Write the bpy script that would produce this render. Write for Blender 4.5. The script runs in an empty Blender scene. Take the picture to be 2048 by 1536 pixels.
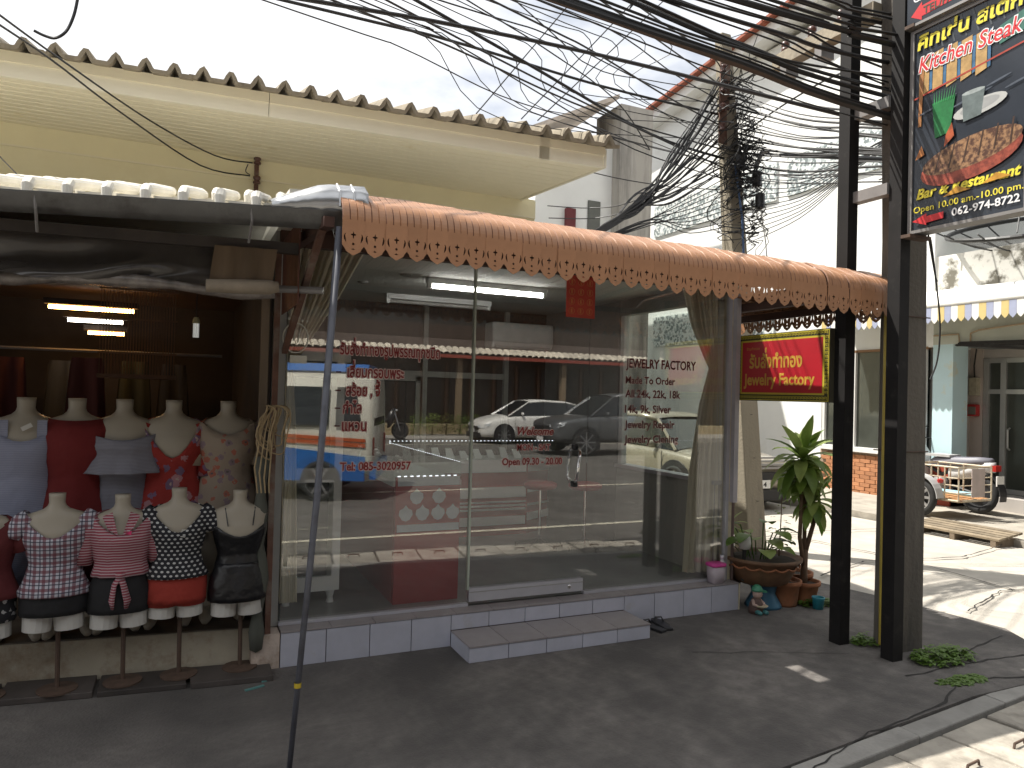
import bpy, math, random
from mathutils import Vector, Matrix
R = math.radians
rnd = random.Random(7)
sc = bpy.context.scene
COL = sc.collection

# ------------------------------------------------------------------ camera
cam = bpy.data.cameras.new('camera')
cam.sensor_width = 36.0; cam.lens = 25.53; cam.clip_start = 0.05; cam.clip_end = 600
cam_ob = bpy.data.objects.new('camera', cam); COL.objects.link(cam_ob)
_y, _p, _r = R(24.64), R(0.82), R(1.51)
_f = Vector((math.sin(_y)*math.cos(_p), math.cos(_y)*math.cos(_p), math.sin(_p)))
_x = Vector((math.cos(_y), -math.sin(_y), 0)); _u = _x.cross(_f)
_x2 = math.cos(_r)*_x + math.sin(_r)*_u; _u2 = -math.sin(_r)*_x + math.cos(_r)*_u
_m = Matrix((_x2, _u2, -_f)).transposed().to_4x4(); _m.translation = (0, -4.18, 1.544)
cam_ob.matrix_world = _m
sc.camera = cam_ob

# ------------------------------------------------------------------ sky and sun
SUN = Vector((0.45, -0.43, -1.0)).normalized()          # direction the light travels
w = bpy.data.worlds.new('World'); sc.world = w; w.use_nodes = True
nt = w.node_tree; nt.nodes.clear()
out = nt.nodes.new('ShaderNodeOutputWorld'); bg = nt.nodes.new('ShaderNodeBackground')
sky = nt.nodes.new('ShaderNodeTexSky'); sky.sky_type = 'NISHITA'; sky.sun_disc = False
sky.sun_elevation = math.asin(-SUN.z); sky.sun_rotation = math.atan2(-SUN.x, -SUN.y)
sky.dust_density = 2.0; sky.air_density = 1.0
tc = nt.nodes.new('ShaderNodeTexCoord')
mp = nt.nodes.new('ShaderNodeMapping'); mp.inputs['Scale'].default_value = (1, 1, 2.2)
mp.inputs['Location'].default_value = (0.35, 0.1, 0.0)
no = nt.nodes.new('ShaderNodeTexNoise'); no.inputs['Scale'].default_value = 2.1; no.inputs['Detail'].default_value = 7
no.inputs['Roughness'].default_value = 0.55
rp = nt.nodes.new('ShaderNodeValToRGB'); rp.color_ramp.elements[0].position = 0.24; rp.color_ramp.elements[1].position = 0.45
mx = nt.nodes.new('ShaderNodeMix'); mx.data_type = 'RGBA'
L = nt.links.new
L(tc.outputs['Generated'], mp.inputs['Vector']); L(mp.outputs[0], no.inputs['Vector']); L(no.outputs['Fac'], rp.inputs[0])
L(rp.outputs[0], mx.inputs['Factor']); L(sky.outputs[0], mx.inputs[6]); mx.inputs[7].default_value = (9.6, 9.7, 9.9, 1)   # sunlit cloud
L(mx.outputs[2], bg.inputs['Color']); bg.inputs['Strength'].default_value = 0.075
L(bg.outputs[0], out.inputs['Surface'])
sl = bpy.data.lights.new('sun', 'SUN'); sl.energy = 5.0; sl.angle = R(0.53); sl.color = (1.0, 0.95, 0.87)
so = bpy.data.objects.new('sun', sl); COL.objects.link(so); so.location = (-10, 10, 20)
so.rotation_euler = SUN.to_track_quat('-Z', 'Y').to_euler()
vs = sc.view_settings
vs.view_transform = 'Standard'; vs.look = 'None'; vs.gamma = 1.0; vs.use_curve_mapping = False; vs.exposure = 0.75
sc.render.engine = 'CYCLES'
sc.cycles.max_bounces = 12; sc.cycles.transparent_max_bounces = 24; sc.cycles.glossy_bounces = 5
sc.cycles.use_denoising = True; sc.cycles.caustics_reflective = False; sc.cycles.caustics_refractive = False

# ------------------------------------------------------------------ materials
MATS = {}
def node(t, k, **kw):
    n = t.nodes.new(k)
    for a, b in kw.items(): setattr(n, a, b)
    return n
def c4(c): return (c[0], c[1], c[2], 1.0)
def mat(name, col, rough=0.6, var=0.12, scale=6.0, bump=0.0, bscale=60.0, metal=0.0, col2=None, lo=0.45, hi=0.62,
        rndv=0.0, emit=0.0, spec=0.5, coat=0.0, streak=False, stain=None, sscale=1.5, slo=.5, shi=.7, trans=0.0):
    if name in MATS: return MATS[name]
    m = bpy.data.materials.new(name); m.use_nodes = True; t = m.node_tree; lk = t.links.new
    b = t.nodes['Principled BSDF']
    b.inputs['Roughness'].default_value = rough; b.inputs['Metallic'].default_value = metal
    b.inputs['Specular IOR Level'].default_value = spec; b.inputs['Coat Weight'].default_value = coat
    b.inputs['Coat Roughness'].default_value = 0.08
    if trans: b.inputs['Transmission Weight'].default_value = trans
    co = node(t, 'ShaderNodeTexCoord'); src = co.outputs['Object']
    if streak:
        mpn = node(t, 'ShaderNodeMapping'); mpn.inputs['Scale'].default_value = (1, 1, 0.12); lk(src, mpn.inputs[0]); vsrc = mpn.outputs[0]
    else: vsrc = src
    nz = node(t, 'ShaderNodeTexNoise'); nz.inputs['Scale'].default_value = scale; nz.inputs['Detail'].default_value = 6
    nz.inputs['Roughness'].default_value = 0.6; lk(vsrc, nz.inputs['Vector'])
    r = node(t, 'ShaderNodeValToRGB')
    if col2 is None:
        r.color_ramp.elements[0].position = 0.3; r.color_ramp.elements[1].position = 0.7
        a = [max(0, x*(1-var)) for x in col]; z = [min(1, x*(1+var)) for x in col]
    else:
        r.color_ramp.elements[0].position = lo; r.color_ramp.elements[1].position = hi; a, z = col, col2
    r.color_ramp.elements[0].color = c4(a); r.color_ramp.elements[1].color = c4(z)
    lk(nz.outputs['Fac'], r.inputs[0]); cur = r.outputs[0]
    if stain is not None:
        n2 = node(t, 'ShaderNodeTexNoise'); n2.inputs['Scale'].default_value = sscale; n2.inputs['Detail'].default_value = 9; lk(vsrc, n2.inputs['Vector'])
        n2.inputs['Roughness'].default_value = 0.68
        r2 = node(t, 'ShaderNodeValToRGB'); r2.color_ramp.elements[0].position = slo; r2.color_ramp.elements[1].position = shi
        lk(n2.outputs['Fac'], r2.inputs[0])
        mxx = node(t, 'ShaderNodeMix', data_type='RGBA'); lk(r2.outputs[0], mxx.inputs['Factor']); lk(cur, mxx.inputs[6]); mxx.inputs[7].default_value = c4(stain)
        cur = mxx.outputs[2]
    if rndv:
        oi = node(t, 'ShaderNodeObjectInfo'); ma = node(t, 'ShaderNodeMapRange'); ma.inputs[3].default_value = 1-rndv; ma.inputs[4].default_value = 1+rndv
        lk(oi.outputs['Random'], ma.inputs[0]); hv = node(t, 'ShaderNodeHueSaturation'); lk(ma.outputs[0], hv.inputs['Value']); lk(cur, hv.inputs['Color']); cur = hv.outputs[0]
    lk(cur, b.inputs['Base Color'])
    if bump:
        n3 = node(t, 'ShaderNodeTexNoise'); n3.inputs['Scale'].default_value = bscale; n3.inputs['Detail'].default_value = 5; lk(src, n3.inputs['Vector'])
        bp = node(t, 'ShaderNodeBump'); bp.inputs['Strength'].default_value = bump; bp.inputs['Distance'].default_value = 0.01
        lk(n3.outputs['Fac'], bp.inputs['Height']); lk(bp.outputs[0], b.inputs['Normal'])
    if emit:
        b.inputs['Emission Color'].default_value = c4(col); b.inputs['Emission Strength'].default_value = emit
    MATS[name] = m
    return m
def glass_mat(name, tint=(0.93, 0.97, 0.95), mult=1.0, dirt=0.03):
    """thin architectural glass: Fresnel mirror over clear transparency, same on both faces"""
    if name in MATS: return MATS[name]
    m = bpy.data.materials.new(name); m.use_nodes = True; t = m.node_tree; lk = t.links.new; t.nodes.clear()
    o = node(t, 'ShaderNodeOutputMaterial'); ge = node(t, 'ShaderNodeNewGeometry')
    ior = node(t, 'ShaderNodeMix', data_type='FLOAT'); ior.inputs[2].default_value = 1.52; ior.inputs[3].default_value = 1/1.52
    lk(ge.outputs['Backfacing'], ior.inputs[0]); fr = node(t, 'ShaderNodeFresnel'); lk(ior.outputs[0], fr.inputs['IOR'])
    mu = node(t, 'ShaderNodeMath', operation='MULTIPLY', use_clamp=True); mu.inputs[1].default_value = mult; lk(fr.outputs[0], mu.inputs[0])
    tr = node(t, 'ShaderNodeBsdfTransparent'); tr.inputs[0].default_value = c4(tint)
    gl = node(t, 'ShaderNodeBsdfGlossy'); gl.inputs['Roughness'].default_value = 0.004; gl.inputs['Color'].default_value = (1, 1, 1, 1)
    ms = node(t, 'ShaderNodeMixShader'); lk(mu.outputs[0], ms.inputs[0]); lk(tr.outputs[0], ms.inputs[1]); lk(gl.outputs[0], ms.inputs[2])
    df = node(t, 'ShaderNodeBsdfDiffuse'); df.inputs['Color'].default_value = (0.5, 0.5, 0.47, 1)
    nz = node(t, 'ShaderNodeTexNoise'); nz.inputs['Scale'].default_value = 3.0; nz.inputs['Detail'].default_value = 8
    co = node(t, 'ShaderNodeTexCoord'); lk(co.outputs['Object'], nz.inputs['Vector'])
    mr = node(t, 'ShaderNodeMapRange'); mr.inputs[1].default_value = 0.35; mr.inputs[2].default_value = 0.8; mr.inputs[3].default_value = 0.0; mr.inputs[4].default_value = dirt*2
    lk(nz.outputs['Fac'], mr.inputs[0]); m2 = node(t, 'ShaderNodeMixShader'); lk(mr.outputs[0], m2.inputs[0]); lk(ms.outputs[0], m2.inputs[1]); lk(df.outputs[0], m2.inputs[2])
    lk(m2.outputs[0], o.inputs['Surface']); MATS[name] = m
    return m

# ------------------------------------------------------------------ mesh building
class MB:
    def __init__(s): s.v = []; s.f = []
    def add(s, vs, fs):
        n = len(s.v); s.v += [tuple(p) for p in vs]; s.f += [tuple(i+n for i in f) for f in fs]; return s
    def box(s, x0, x1, y0, y1, z0, z1):
        return s.add([(x0,y0,z0),(x1,y0,z0),(x1,y1,z0),(x0,y1,z0),(x0,y0,z1),(x1,y0,z1),(x1,y1,z1),(x0,y1,z1)],
                     [(0,3,2,1),(4,5,6,7),(0,1,5,4),(1,2,6,5),(2,3,7,6),(3,0,4,7)])
    def obox(s, c, half, rot):
        c = Vector(c); P = []
        for z in (-1, 1):
            for x, y in ((-1,-1),(1,-1),(1,1),(-1,1)): P.append(c + rot @ Vector((x*half[0], y*half[1], z*half[2])))
        return s.add(P, [(0,3,2,1),(4,5,6,7),(0,1,5,4),(1,2,6,5),(2,3,7,6),(3,0,4,7)])
    def bar(s, a, b, wx, wz=None, up=(0,0,1)):
        """rectangular bar from a to b"""
        a, b = Vector(a), Vector(b); d = (b-a); l = d.length; d.normalize(); up = Vector(up)
        if abs(d.dot(up)) > .98: up = Vector((0,1,0))
        sx = d.cross(up).normalized(); sz = sx.cross(d)
        rot = Matrix((sx, d, sz)).transposed()
        return s.obox((a+b)/2, (wx/2, l/2, (wz or wx)/2), rot)
    def tube(s, pts, r, n=8, cap=True, flat=1.0):
        pts = [Vector(p) for p in pts]; k = len(pts); rs = r if isinstance(r, (list, tuple)) else [r]*k
        rings = []; prev = None
        for i, p in enumerate(pts):
            d = (pts[min(i+1, k-1)] - pts[max(i-1, 0)]).normalized()
            if prev is None:
                a = Vector((0,0,1)) if abs(d.z) < .9 else Vector((1,0,0)); u = d.cross(a).normalized()
            else:
                u = (prev - d*prev.dot(d)).normalized()
            prev = u; v = d.cross(u)
            rings.append([p + (u*math.cos(2*math.pi*j/n) + v*math.sin(2*math.pi*j/n)*flat)*rs[i] for j in range(n)])
        return s.loft(rings, cap)
    def loft(s, rings, cap=True, close=True):
        n = len(rings[0]); vs = [p for r in rings for p in r]; fs = []
        for i in range(len(rings)-1):
            for j in range(n if close else n-1):
                k = (j+1) % n; fs.append((i*n+j, i*n+k, (i+1)*n+k, (i+1)*n+j))
        if cap and close:
            fs.append(tuple(range(n-1, -1, -1))); fs.append(tuple((len(rings)-1)*n + j for j in range(n)))
        return s.add(vs, fs)
    def lathe(s, prof, c=(0,0,0), n=20, cap=True, sx=1, sy=1):
        return s.loft([[(c[0]+r*sx*math.cos(2*math.pi*j/n), c[1]+r*sy*math.sin(2*math.pi*j/n), c[2]+z) for j in range(n)] for r, z in prof], cap)
    def prism(s, poly, d):
        """polygon (3-D points) extruded along d"""
        d = Vector(d); n = len(poly); a = [Vector(p) for p in poly]; b = [p+d for p in a]
        return s.add(a+b, [tuple(range(n-1,-1,-1)), tuple(range(n, 2*n))] + [(i, (i+1) % n, n+(i+1) % n, n+i) for i in range(n)])
    def quad(s, a, b, c, d): return s.add([a,b,c,d], [(0,1,2,3)])
    def grid(s, P):
        """open sheet from a 2-D list of points"""
        return s.loft(P, cap=False, close=False)
    def build(s, name, m, parent=None, smooth=False, local=False, thick=0.0, bevel=0.0, subd=0):
        off = Vector((0,0,0))
        if parent is not None and not local:
            q = parent
            while q is not None: off += q.location; q = q.parent
        me = bpy.data.meshes.new(name); me.from_pydata([tuple(Vector(p)-off) for p in s.v], [], s.f); me.update()
        if m is not None: me.materials.append(m)
        if smooth:
            for p in me.polygons: p.use_smooth = True
        o = bpy.data.objects.new(name, me); COL.objects.link(o)
        if parent is not None: o.parent = parent
        if thick:
            q = o.modifiers.new('thickness', 'SOLIDIFY'); q.thickness = thick; q.offset = 0
        if bevel:
            q = o.modifiers.new('bevel', 'BEVEL'); q.width = bevel; q.segments = 2; q.limit_method = 'ANGLE'; q.angle_limit = R(40)
        if subd:
            q = o.modifiers.new('smooth', 'SUBSURF'); q.levels = subd; q.render_levels = subd
        return o
def fixn(o):
    import bmesh
    bm = bmesh.new(); bm.from_mesh(o.data); bmesh.ops.recalc_face_normals(bm, faces=bm.faces); bm.to_mesh(o.data); bm.free(); return o
def tag(o, label=None, cat=None, group=None, kind=None):
    if label: o['label'] = label
    if cat: o['category'] = cat
    if group: o['group'] = group
    if kind: o['kind'] = kind
    return o
def thing(name, label, cat, loc=(0,0,0), rz=0.0, group=None):
    o = bpy.data.objects.new(name, None); COL.objects.link(o); o.empty_display_size = 0.1
    o.location = loc; o.rotation_euler = (0, 0, rz); return tag(o, label, cat, group)
def copy_tree(o, parent=None):
    c = o.copy(); COL.objects.link(c); c.parent = parent
    for ch in [x for x in bpy.data.objects if x.parent is o]: copy_tree(ch, c)
    return c
def shared(o, name, parent, loc, rot=(0,0,0), scale=(1,1,1)):
    c = bpy.data.objects.new(name, o if isinstance(o, bpy.types.Mesh) else o.data); COL.objects.link(c)
    c.parent = parent; c.location = loc; c.rotation_euler = rot; c.scale = scale; return c
TONE = '\u0e48\u0e49\u0e4a\u0e4b\u0e4c'; UPV = '\u0e31\u0e34\u0e35\u0e36\u0e37\u0e47'
def _curve(body, size, ext, off, shear, align='LEFT'):
    c = bpy.data.curves.new('lettering', 'FONT'); c.body = body; c.size = size; c.extrude = ext; c.offset = off; c.shear = shear; c.align_x = align
    c.resolution_u = 3; return c
def _tmesh(c):
    o = bpy.data.objects.new('lettering', c); COL.objects.link(o)
    dg = bpy.context.evaluated_depsgraph_get(); dg.update(); me = bpy.data.meshes.new_from_object(o.evaluated_get(dg))
    bpy.data.objects.remove(o); bpy.data.curves.remove(c)
    return me
def text(body, width, m, origin, ux, uz, parent, name='lettering', bold=0.0, ext=0.0008, shear=0.0, height=None, outline=None, local=False, split=False):
    """flat lettering fitted to a width; ux = reading direction, uz = up; Thai tone marks are stacked above vowels"""
    main = ''; marks = []
    for ch in body:
        if ch in TONE and main and main[-1] in UPV: marks.append((len(main), ch))
        else: main += ch
    def geo(off):
        parts = [(_tmesh(_curve(main, 1.0, 0.0, off, shear)), 0.0, 0.0)]
        for k, ch in marks:
            pm = _tmesh(_curve(main[:k], 1.0, 0.0, off, 0)); px = max((v.co.x for v in pm.vertices), default=0)
            parts.append((_tmesh(_curve(ch, 1.0, 0.0, off, 0)), px, 0.23))
        V = []; F = []
        for me, dx, dz in parts:
            n = len(V); V += [(v.co.x+dx, v.co.y+dz) for v in me.vertices]; F += [tuple(i+n for i in p.vertices) for p in me.polygons]
            bpy.data.meshes.remove(me)
        return V, F
    V0, F0 = geo(bold); x0 = min(p[0] for p in V0); x1 = max(p[0] for p in V0); s = width/(x1-x0)
    sz = s if height is None else height/0.73
    ux, uz, origin = Vector(ux), Vector(uz), Vector(origin); nn = ux.cross(uz)
    if outline:
        om, ow, od = outline; V1, F1 = geo(bold+ow); mb = MB()
        mb.add([origin + ux*((p[0]-x0)*s) + uz*(p[1]*sz) + nn*od for p in V1], F1); mb.build(name+'_outline', om, parent, local=local)
    if split:                                            # one part for each word
        iv = sorted((min(V0[i][0] for i in f), max(V0[i][0] for i in f)) for f in F0); cuts = []; e = iv[0][1]
        for a, b in iv:
            if a-e > .13: cuts.append((a+e)/2)
            e = max(e, b)
        cuts = [-9]+cuts+[1e6]
        for c0, c1 in zip(cuts[:-1], cuts[1:]):
            fs = [f for f in F0 if c0 < V0[f[0]][0] < c1]; ids = sorted({i for f in fs for i in f}); mp_ = {i: k for k, i in enumerate(ids)}
            mb = MB(); mb.add([origin + ux*((V0[i][0]-x0)*s) + uz*(V0[i][1]*sz) for i in ids], [tuple(mp_[i] for i in f) for f in fs]); o = mb.build(name, m, parent, local=local)
        return o
    mb = MB(); mb.add([origin + ux*((p[0]-x0)*s) + uz*(p[1]*sz) for p in V0], F0)
    return mb.build(name, m, parent, local=local)

# ================================================================== THE SETTING
M_walk = mat('sidewalk concrete', (0.150,0.137,0.126), 0.85, 0.32, 9.0, bump=0.6, bscale=70, stain=(0.075,0.069,0.065), sscale=1.1, slo=.40, shi=.62)
M_asph = mat('asphalt', (0.118,0.110,0.099), 0.8, 0.25, 2.0, bump=0.5, bscale=120, stain=(0.08,0.074,0.067), sscale=.6)
M_side = mat('side street concrete', (0.42,0.39,0.34), 0.85, 0.15, 2.5, bump=0.3, bscale=50, stain=(0.30,0.28,0.25), sscale=0.9, slo=.5, shi=.75)
M_kerb = mat('kerb concrete', (0.27,0.26,0.24), 0.85, 0.2, 6, bump=0.4, bscale=50, stain=(0.15,0.145,0.135), sscale=3, rndv=.08)
M_dark = mat('near black', (0.03,0.028,0.026), 0.95, 0.3, 20)  # one near-black for cracks, gutter bed, conduits and cables
M_earth = mat('dry earth', (0.2,0.16,0.11), 0.95, 0.3, 8, bump=.5)
M_line = mat('road paint', (0.62,0.58,0.46), 0.7, 0.15, 10, stain=(0.25,0.24,0.21), sscale=9, slo=.52, shi=.62)
def struct(o): return tag(o, kind='structure')
def KY(x): return -2.25 + 0.12*x                                   # kerb line along the sidewalk
g = MB(); g.quad((-300,-300,-0.3),(300,-300,-0.3),(300,300,-0.3),(-300,300,-0.3)); struct(g.build('ground', M_earth))
# sidewalk in front of the shops, its corner rounded towards the side street
poly = [(-14, KY(-14)+.1), (3.9, KY(3.9)+.1), (4.5,-1.68), (5.0,-1.5), (5.3,-1.0), (5.2,-0.2), (4.95,0.8), (4.9,3.0), (4.9,12), (-14,12)]
m = MB(); m.prism([(x,y,-.12) for x,y in poly], (0,0,.12)); struct(m.build('sidewalk', M_walk))
# main road
m = MB(); m.quad((-120,-18.4,-.12),(120,-18.4,-.12),(120,-1.2,-.12),(-120,-1.2,-.12)); struct(m.build('main_road', M_asph))
# side street with a shallow fall away from the main road
P = []
for i in range(12):
    y = -1.9 + i*(46/11.0); z = -.035 - max(0, y-1)*.012
    P.append([(4.6,y,z),(6.6,y,z+.02),(8.72,y,z)])
m = MB(); m.grid(P); struct(m.build('side_street', M_side))
# far pavement of the side street and the one across the main road
far = MB(); far.box(8.75,18,-1.7,40,-.3,.03); struct(far.build('side_street_pavement', mat('pavement concrete',(0.36,0.33,0.28),.85,.2,3,bump=.3,stain=(.22,.2,.17),sscale=2)))
far = MB(); far.box(-60,70,-30,-18.4,-.3,.02); struct(far.build('opposite_pavement', mat('opposite paving',(0.3,0.28,0.25),.85,.2,3,bump=.3)))
for k, x in enumerate([-60+8*i for i in range(16)]):
    pass
kb = tag(bpy.data.objects.new('kerb', None), kind='structure'); COL.objects.link(kb)
for i in range(16):
    x0 = -8 + i*.8; x1 = x0+.795
    MB().prism([(x0,KY(x0)-.02,-.2),(x1,KY(x1)-.02,-.2),(x1,KY(x1)+.09,-.2),(x0,KY(x0)+.09,-.2)], (0,0,.197 + rnd.uniform(-.004,.004))).build('kerb_stone', M_kerb, kb, bevel=.008)
gt = tag(bpy.data.objects.new('gutter', None), kind='structure'); COL.objects.link(gt)
MB().prism([(-9,KY(-9)-.03,-.2),(4.6,KY(4.6)-.03,-.2),(4.75,KY(4.6)-.5,-.2),(-9,KY(-9)-.62,-.2)], (0,0,.08)).build('gutter_channel', M_dark, gt)
M_slab = mat('drain slab concrete', (0.36,0.33,0.28), 0.85, 0.2, 5, bump=.4, bscale=50, stain=(0.2,0.18,0.15), sscale=4, rndv=.1)
M_iron = mat('rusty iron', (0.08,0.05,0.035), .8, .3, 20)
for i in range(30):
    x0 = -7.6 + i*.405; x1 = x0 + .385; j = rnd.uniform(-.008,.008); k = .18
    s_ = MB().prism([(x0+j,KY(x0)-.05,-.1),(x1+j,KY(x1)-.05,-.1),(x1+j+k*.4,KY(x1)-.55,-.1),(x0+j+k*.4,KY(x0)-.55,-.1)], (0,0,.085+rnd.uniform(-.006,.01))).build('drain_slab', M_slab, gt, bevel=.01)
    if i > 20:
        cx = (x0+x1)/2+.03; cy = KY(cx)-.3
        MB().tube([(cx-.05,cy,-.012),(cx-.045,cy,.012),(cx+.045,cy+.012,.012),(cx+.05,cy+.012,-.012)], .006, 6).build('lifting_ring', M_iron, s_)
# cracks in the concrete
def crack(pts, wd, z, parent, name='crack'):
    P = []; 
    for a, b in zip(pts[:-1], pts[1:]):
        n = max(2, int((Vector(b)-Vector(a)).length/.07))
        for k in range(n): P.append(Vector(a).lerp(Vector(b), k/n) + Vector((rnd.uniform(-.012,.012), rnd.uniform(-.012,.012))))
    P.append(Vector(pts[-1])); L_, R_ = [], []
    for i, p in enumerate(P):
        d = (P[min(i+1,len(P)-1)]-P[max(i-1,0)]).normalized(); q = Vector((-d.y,d.x))*wd*rnd.uniform(.25,.75)
        L_.append((p.x+q.x,p.y+q.y,z)); R_.append((p.x-q.x,p.y-q.y,z))
    return MB().grid([L_,R_]).build(name, M_dark, parent)
sidewalk = bpy.data.objects['sidewalk']; street = bpy.data.objects['side_street']
for pts, wd in [([(2.3,-1.98),(3.0,-1.78),(3.6,-1.70),(4.05,-1.52)], .012), ([(3.9,-1.5),(4.2,-1.55),(4.5,-1.62)], .01), ([(3.8,-1.36),(4.4,-1.35),(4.9,-1.4)], .012), ([(2.9,-.62),(3.4,-.8),(3.8,-.98)], .005), ([(4.3,-1.3),(4.6,-1.2),(5.1,-1.1)], .01)]:
    crack(pts, wd, .003, sidewalk)
for pts, wd in [([(5.3,.6),(6.2,.9),(7.4,.7),(8.6,1.0)], .018), ([(5.2,2.0),(6.8,2.3),(8.6,2.1)], .016), ([(6.4,-1.2),(6.7,.8),(6.5,2.2),(6.7,5)], .016), ([(5.5,-.6),(6.4,-.3),(7.6,-.5)], .014)]:
    crack(pts, wd, .0, street).location.z = -.01
# painted lines of the main road
rm = tag(bpy.data.objects.new('road_markings', None), kind='structure'); COL.objects.link(rm)
MB().quad((-60,-3.78,-.115),(60,-3.78,-.115),(60,-3.68,-.115),(-60,-3.68,-.115)).build('edge_line', M_line, rm)
for i in range(12):
    x = -20.2 + i*4.5
    MB().quad((x,-7.36,-.115),(x+2.6,-7.36,-.115),(x+2.6,-7.25,-.115),(x,-7.25,-.115)).build('lane_dash', M_line, rm)
MB().quad((-60,-17.75,-.115),(60,-17.75,-.115),(60,-17.62,-.115),(-60,-17.62,-.115)).build('edge_line', M_line, rm)

# ================================================================== BUILDING ACROSS THE SIDE STREET
M_white = mat('white wall paint', (0.78,0.79,0.78), .75, .05, 1.5, stain=(.62,.62,.58), sscale=.7, slo=.55, shi=.8)
M_mould = mat('mouldy white wall', (0.74,0.73,0.68), .85, .06, 3, stain=(.16,.15,.12), sscale=2.3, slo=.5, shi=.6, streak=False)
M_blue = mat('pale blue paint', (0.50,0.66,0.70), .7, .05, 2, stain=(.62,.55,.36), sscale=2.2, slo=.6, shi=.75)
M_grey = mat('grey plaster', (0.42,0.39,0.36), .8, .08, 3)
M_redb = mat('red band paint', (0.36,0.06,0.03), .6, .1, 3)
M_frame = mat('aluminium frame', (0.55,0.55,0.53), .35, .05, 8, metal=.6)
M_wfr = mat('white window frame', (0.7,0.7,0.68), .5, .05, 8)
M_pane = mat('dark window pane', (0.06,0.065,0.055), .08, .2, 2, spec=.6)
M_brick = mat('orange brick', (0.42,0.19,0.09), .85, .15, 12, bump=.3, rndv=.18)
M_mort = mat('mortar', (0.30,0.23,0.17), .9, .1, 10)
def mosaic_mat():
    m = bpy.data.materials.new('mosaic chips'); m.use_nodes = True; t = m.node_tree; lk = t.links.new; b = t.nodes['Principled BSDF']
    co = node(t,'ShaderNodeTexCoord'); v = node(t,'ShaderNodeTexVoronoi'); v.inputs['Scale'].default_value = 19; lk(co.outputs['Object'], v.inputs['Vector'])
    sp = node(t,'ShaderNodeSeparateColor'); lk(v.outputs['Color'], sp.inputs[0]); r = node(t,'ShaderNodeValToRGB'); r.color_ramp.interpolation = 'CONSTANT'
    e = r.color_ramp.elements; e[0].color = (.20,.235,.24,1); e[1].position = .30; e[1].color = (.68,.70,.69,1)
    n = e.new(.6); n.color = (.42,.47,.48,1); n = e.new(.78); n.color = (.70,.74,.73,1)
    lk(sp.outputs[0], r.inputs[0]); lk(r.outputs[0], b.inputs['Base Color']); b.inputs['Roughness'].default_value = .4
    bp = node(t,'ShaderNodeBump'); bp.inputs['Strength'].default_value = .5; lk(v.outputs['Distance'], bp.inputs['Height']); lk(bp.outputs[0], b.inputs['Normal'])
    return m
M_mos = mosaic_mat()
B = thing('side_street_building', 'tall white building with grey mosaic panels across the side street', 'building', (10.6,6,0))
MB().box(10.6,18,3.32,5.45,2.45,8.6).build('wall', M_white, B)
MB().box(10.6,18,5.45,13.0,-.3,8.6).build('wall', M_white, B)
MB().box(10.75,18,3.32,5.45,-.2,2.45).build('wall', M_grey, B)
for y0,y1,z0,z1 in [(6.62,10.66,5.5,6.25),(4.2,6.35,5.5,6.25),(6.62,10.6,2.8,3.52)]:
    MB().box(10.56,10.62,y0,y1,z0,z1).build('mosaic_panel', M_mos, B)
# rake of the roof, tiles above a white barge board
rk = MB().prism([(10.2,12.9,8.0),(10.2,3.2,9.0),(10.2,3.2,9.22),(10.2,12.9,8.22)], (.06,0,0)).build('barge_board', M_wfr, B)
M_rtile = mat('red roof tile', (0.28,0.08,0.045), .8, .2, 8, rndv=.15)
for i in range(26):
    a = i/26; y = 12.9 - 9.7*a; z = 8.22 + 1.0*a
    MB().obox((10.9,y-.18,z+.05+.01*(i%2)), (.85,.2,.03), Matrix.Rotation(R(-6), 3, 'X')).build('roof_tile', M_rtile, rk)
MB().prism([(10.25,13.1,8.0),(10.25,3.1,9.05),(18,3.1,9.05),(18,13.1,8.0)], (0,0,.04)).build('roof_deck', M_wfr, B)
# ground floor: window over a brick apron
wn = MB().box(10.63,10.68,3.42,5.4,.80,2.42).build('window', M_pane, B)
for y in (3.42,4.12,4.72,5.36): MB().box(10.58,10.67,y,y+.05,.80,2.42).build('frame', M_wfr, wn)
MB().box(10.575,10.67,3.40,5.44,2.42,2.46).build('frame', mat('wood trim',(.25,.14,.07),.7), wn)
MB().box(10.52,10.67,3.40,5.44,.72,.80).build('sill', M_wfr, wn)
MB().box(10.60,10.75,3.36,5.45,-.2,.72).build('apron_core', M_mort, B)
bk = MB().box(-.025,.025,-.098,.098,-.031,.031)
first = None
for r_ in range(11):
    for c_ in range(10):
        y = 3.46 + c_*.205 + (.1 if r_ % 2 else 0); z = .035 + r_*.067
        if y > 5.36 or z > .70: continue
        if first is None:
            first = bk.build('brick', M_brick, B, local=True, bevel=.004); first.location = (0-.005, y-6, z)
        else:
            q = shared(first, 'brick', B, (-.005+rnd.uniform(-.004,.004), y-6, z)); md = q.modifiers.new('bevel','BEVEL'); md.width=.004; md.segments=1
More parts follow.
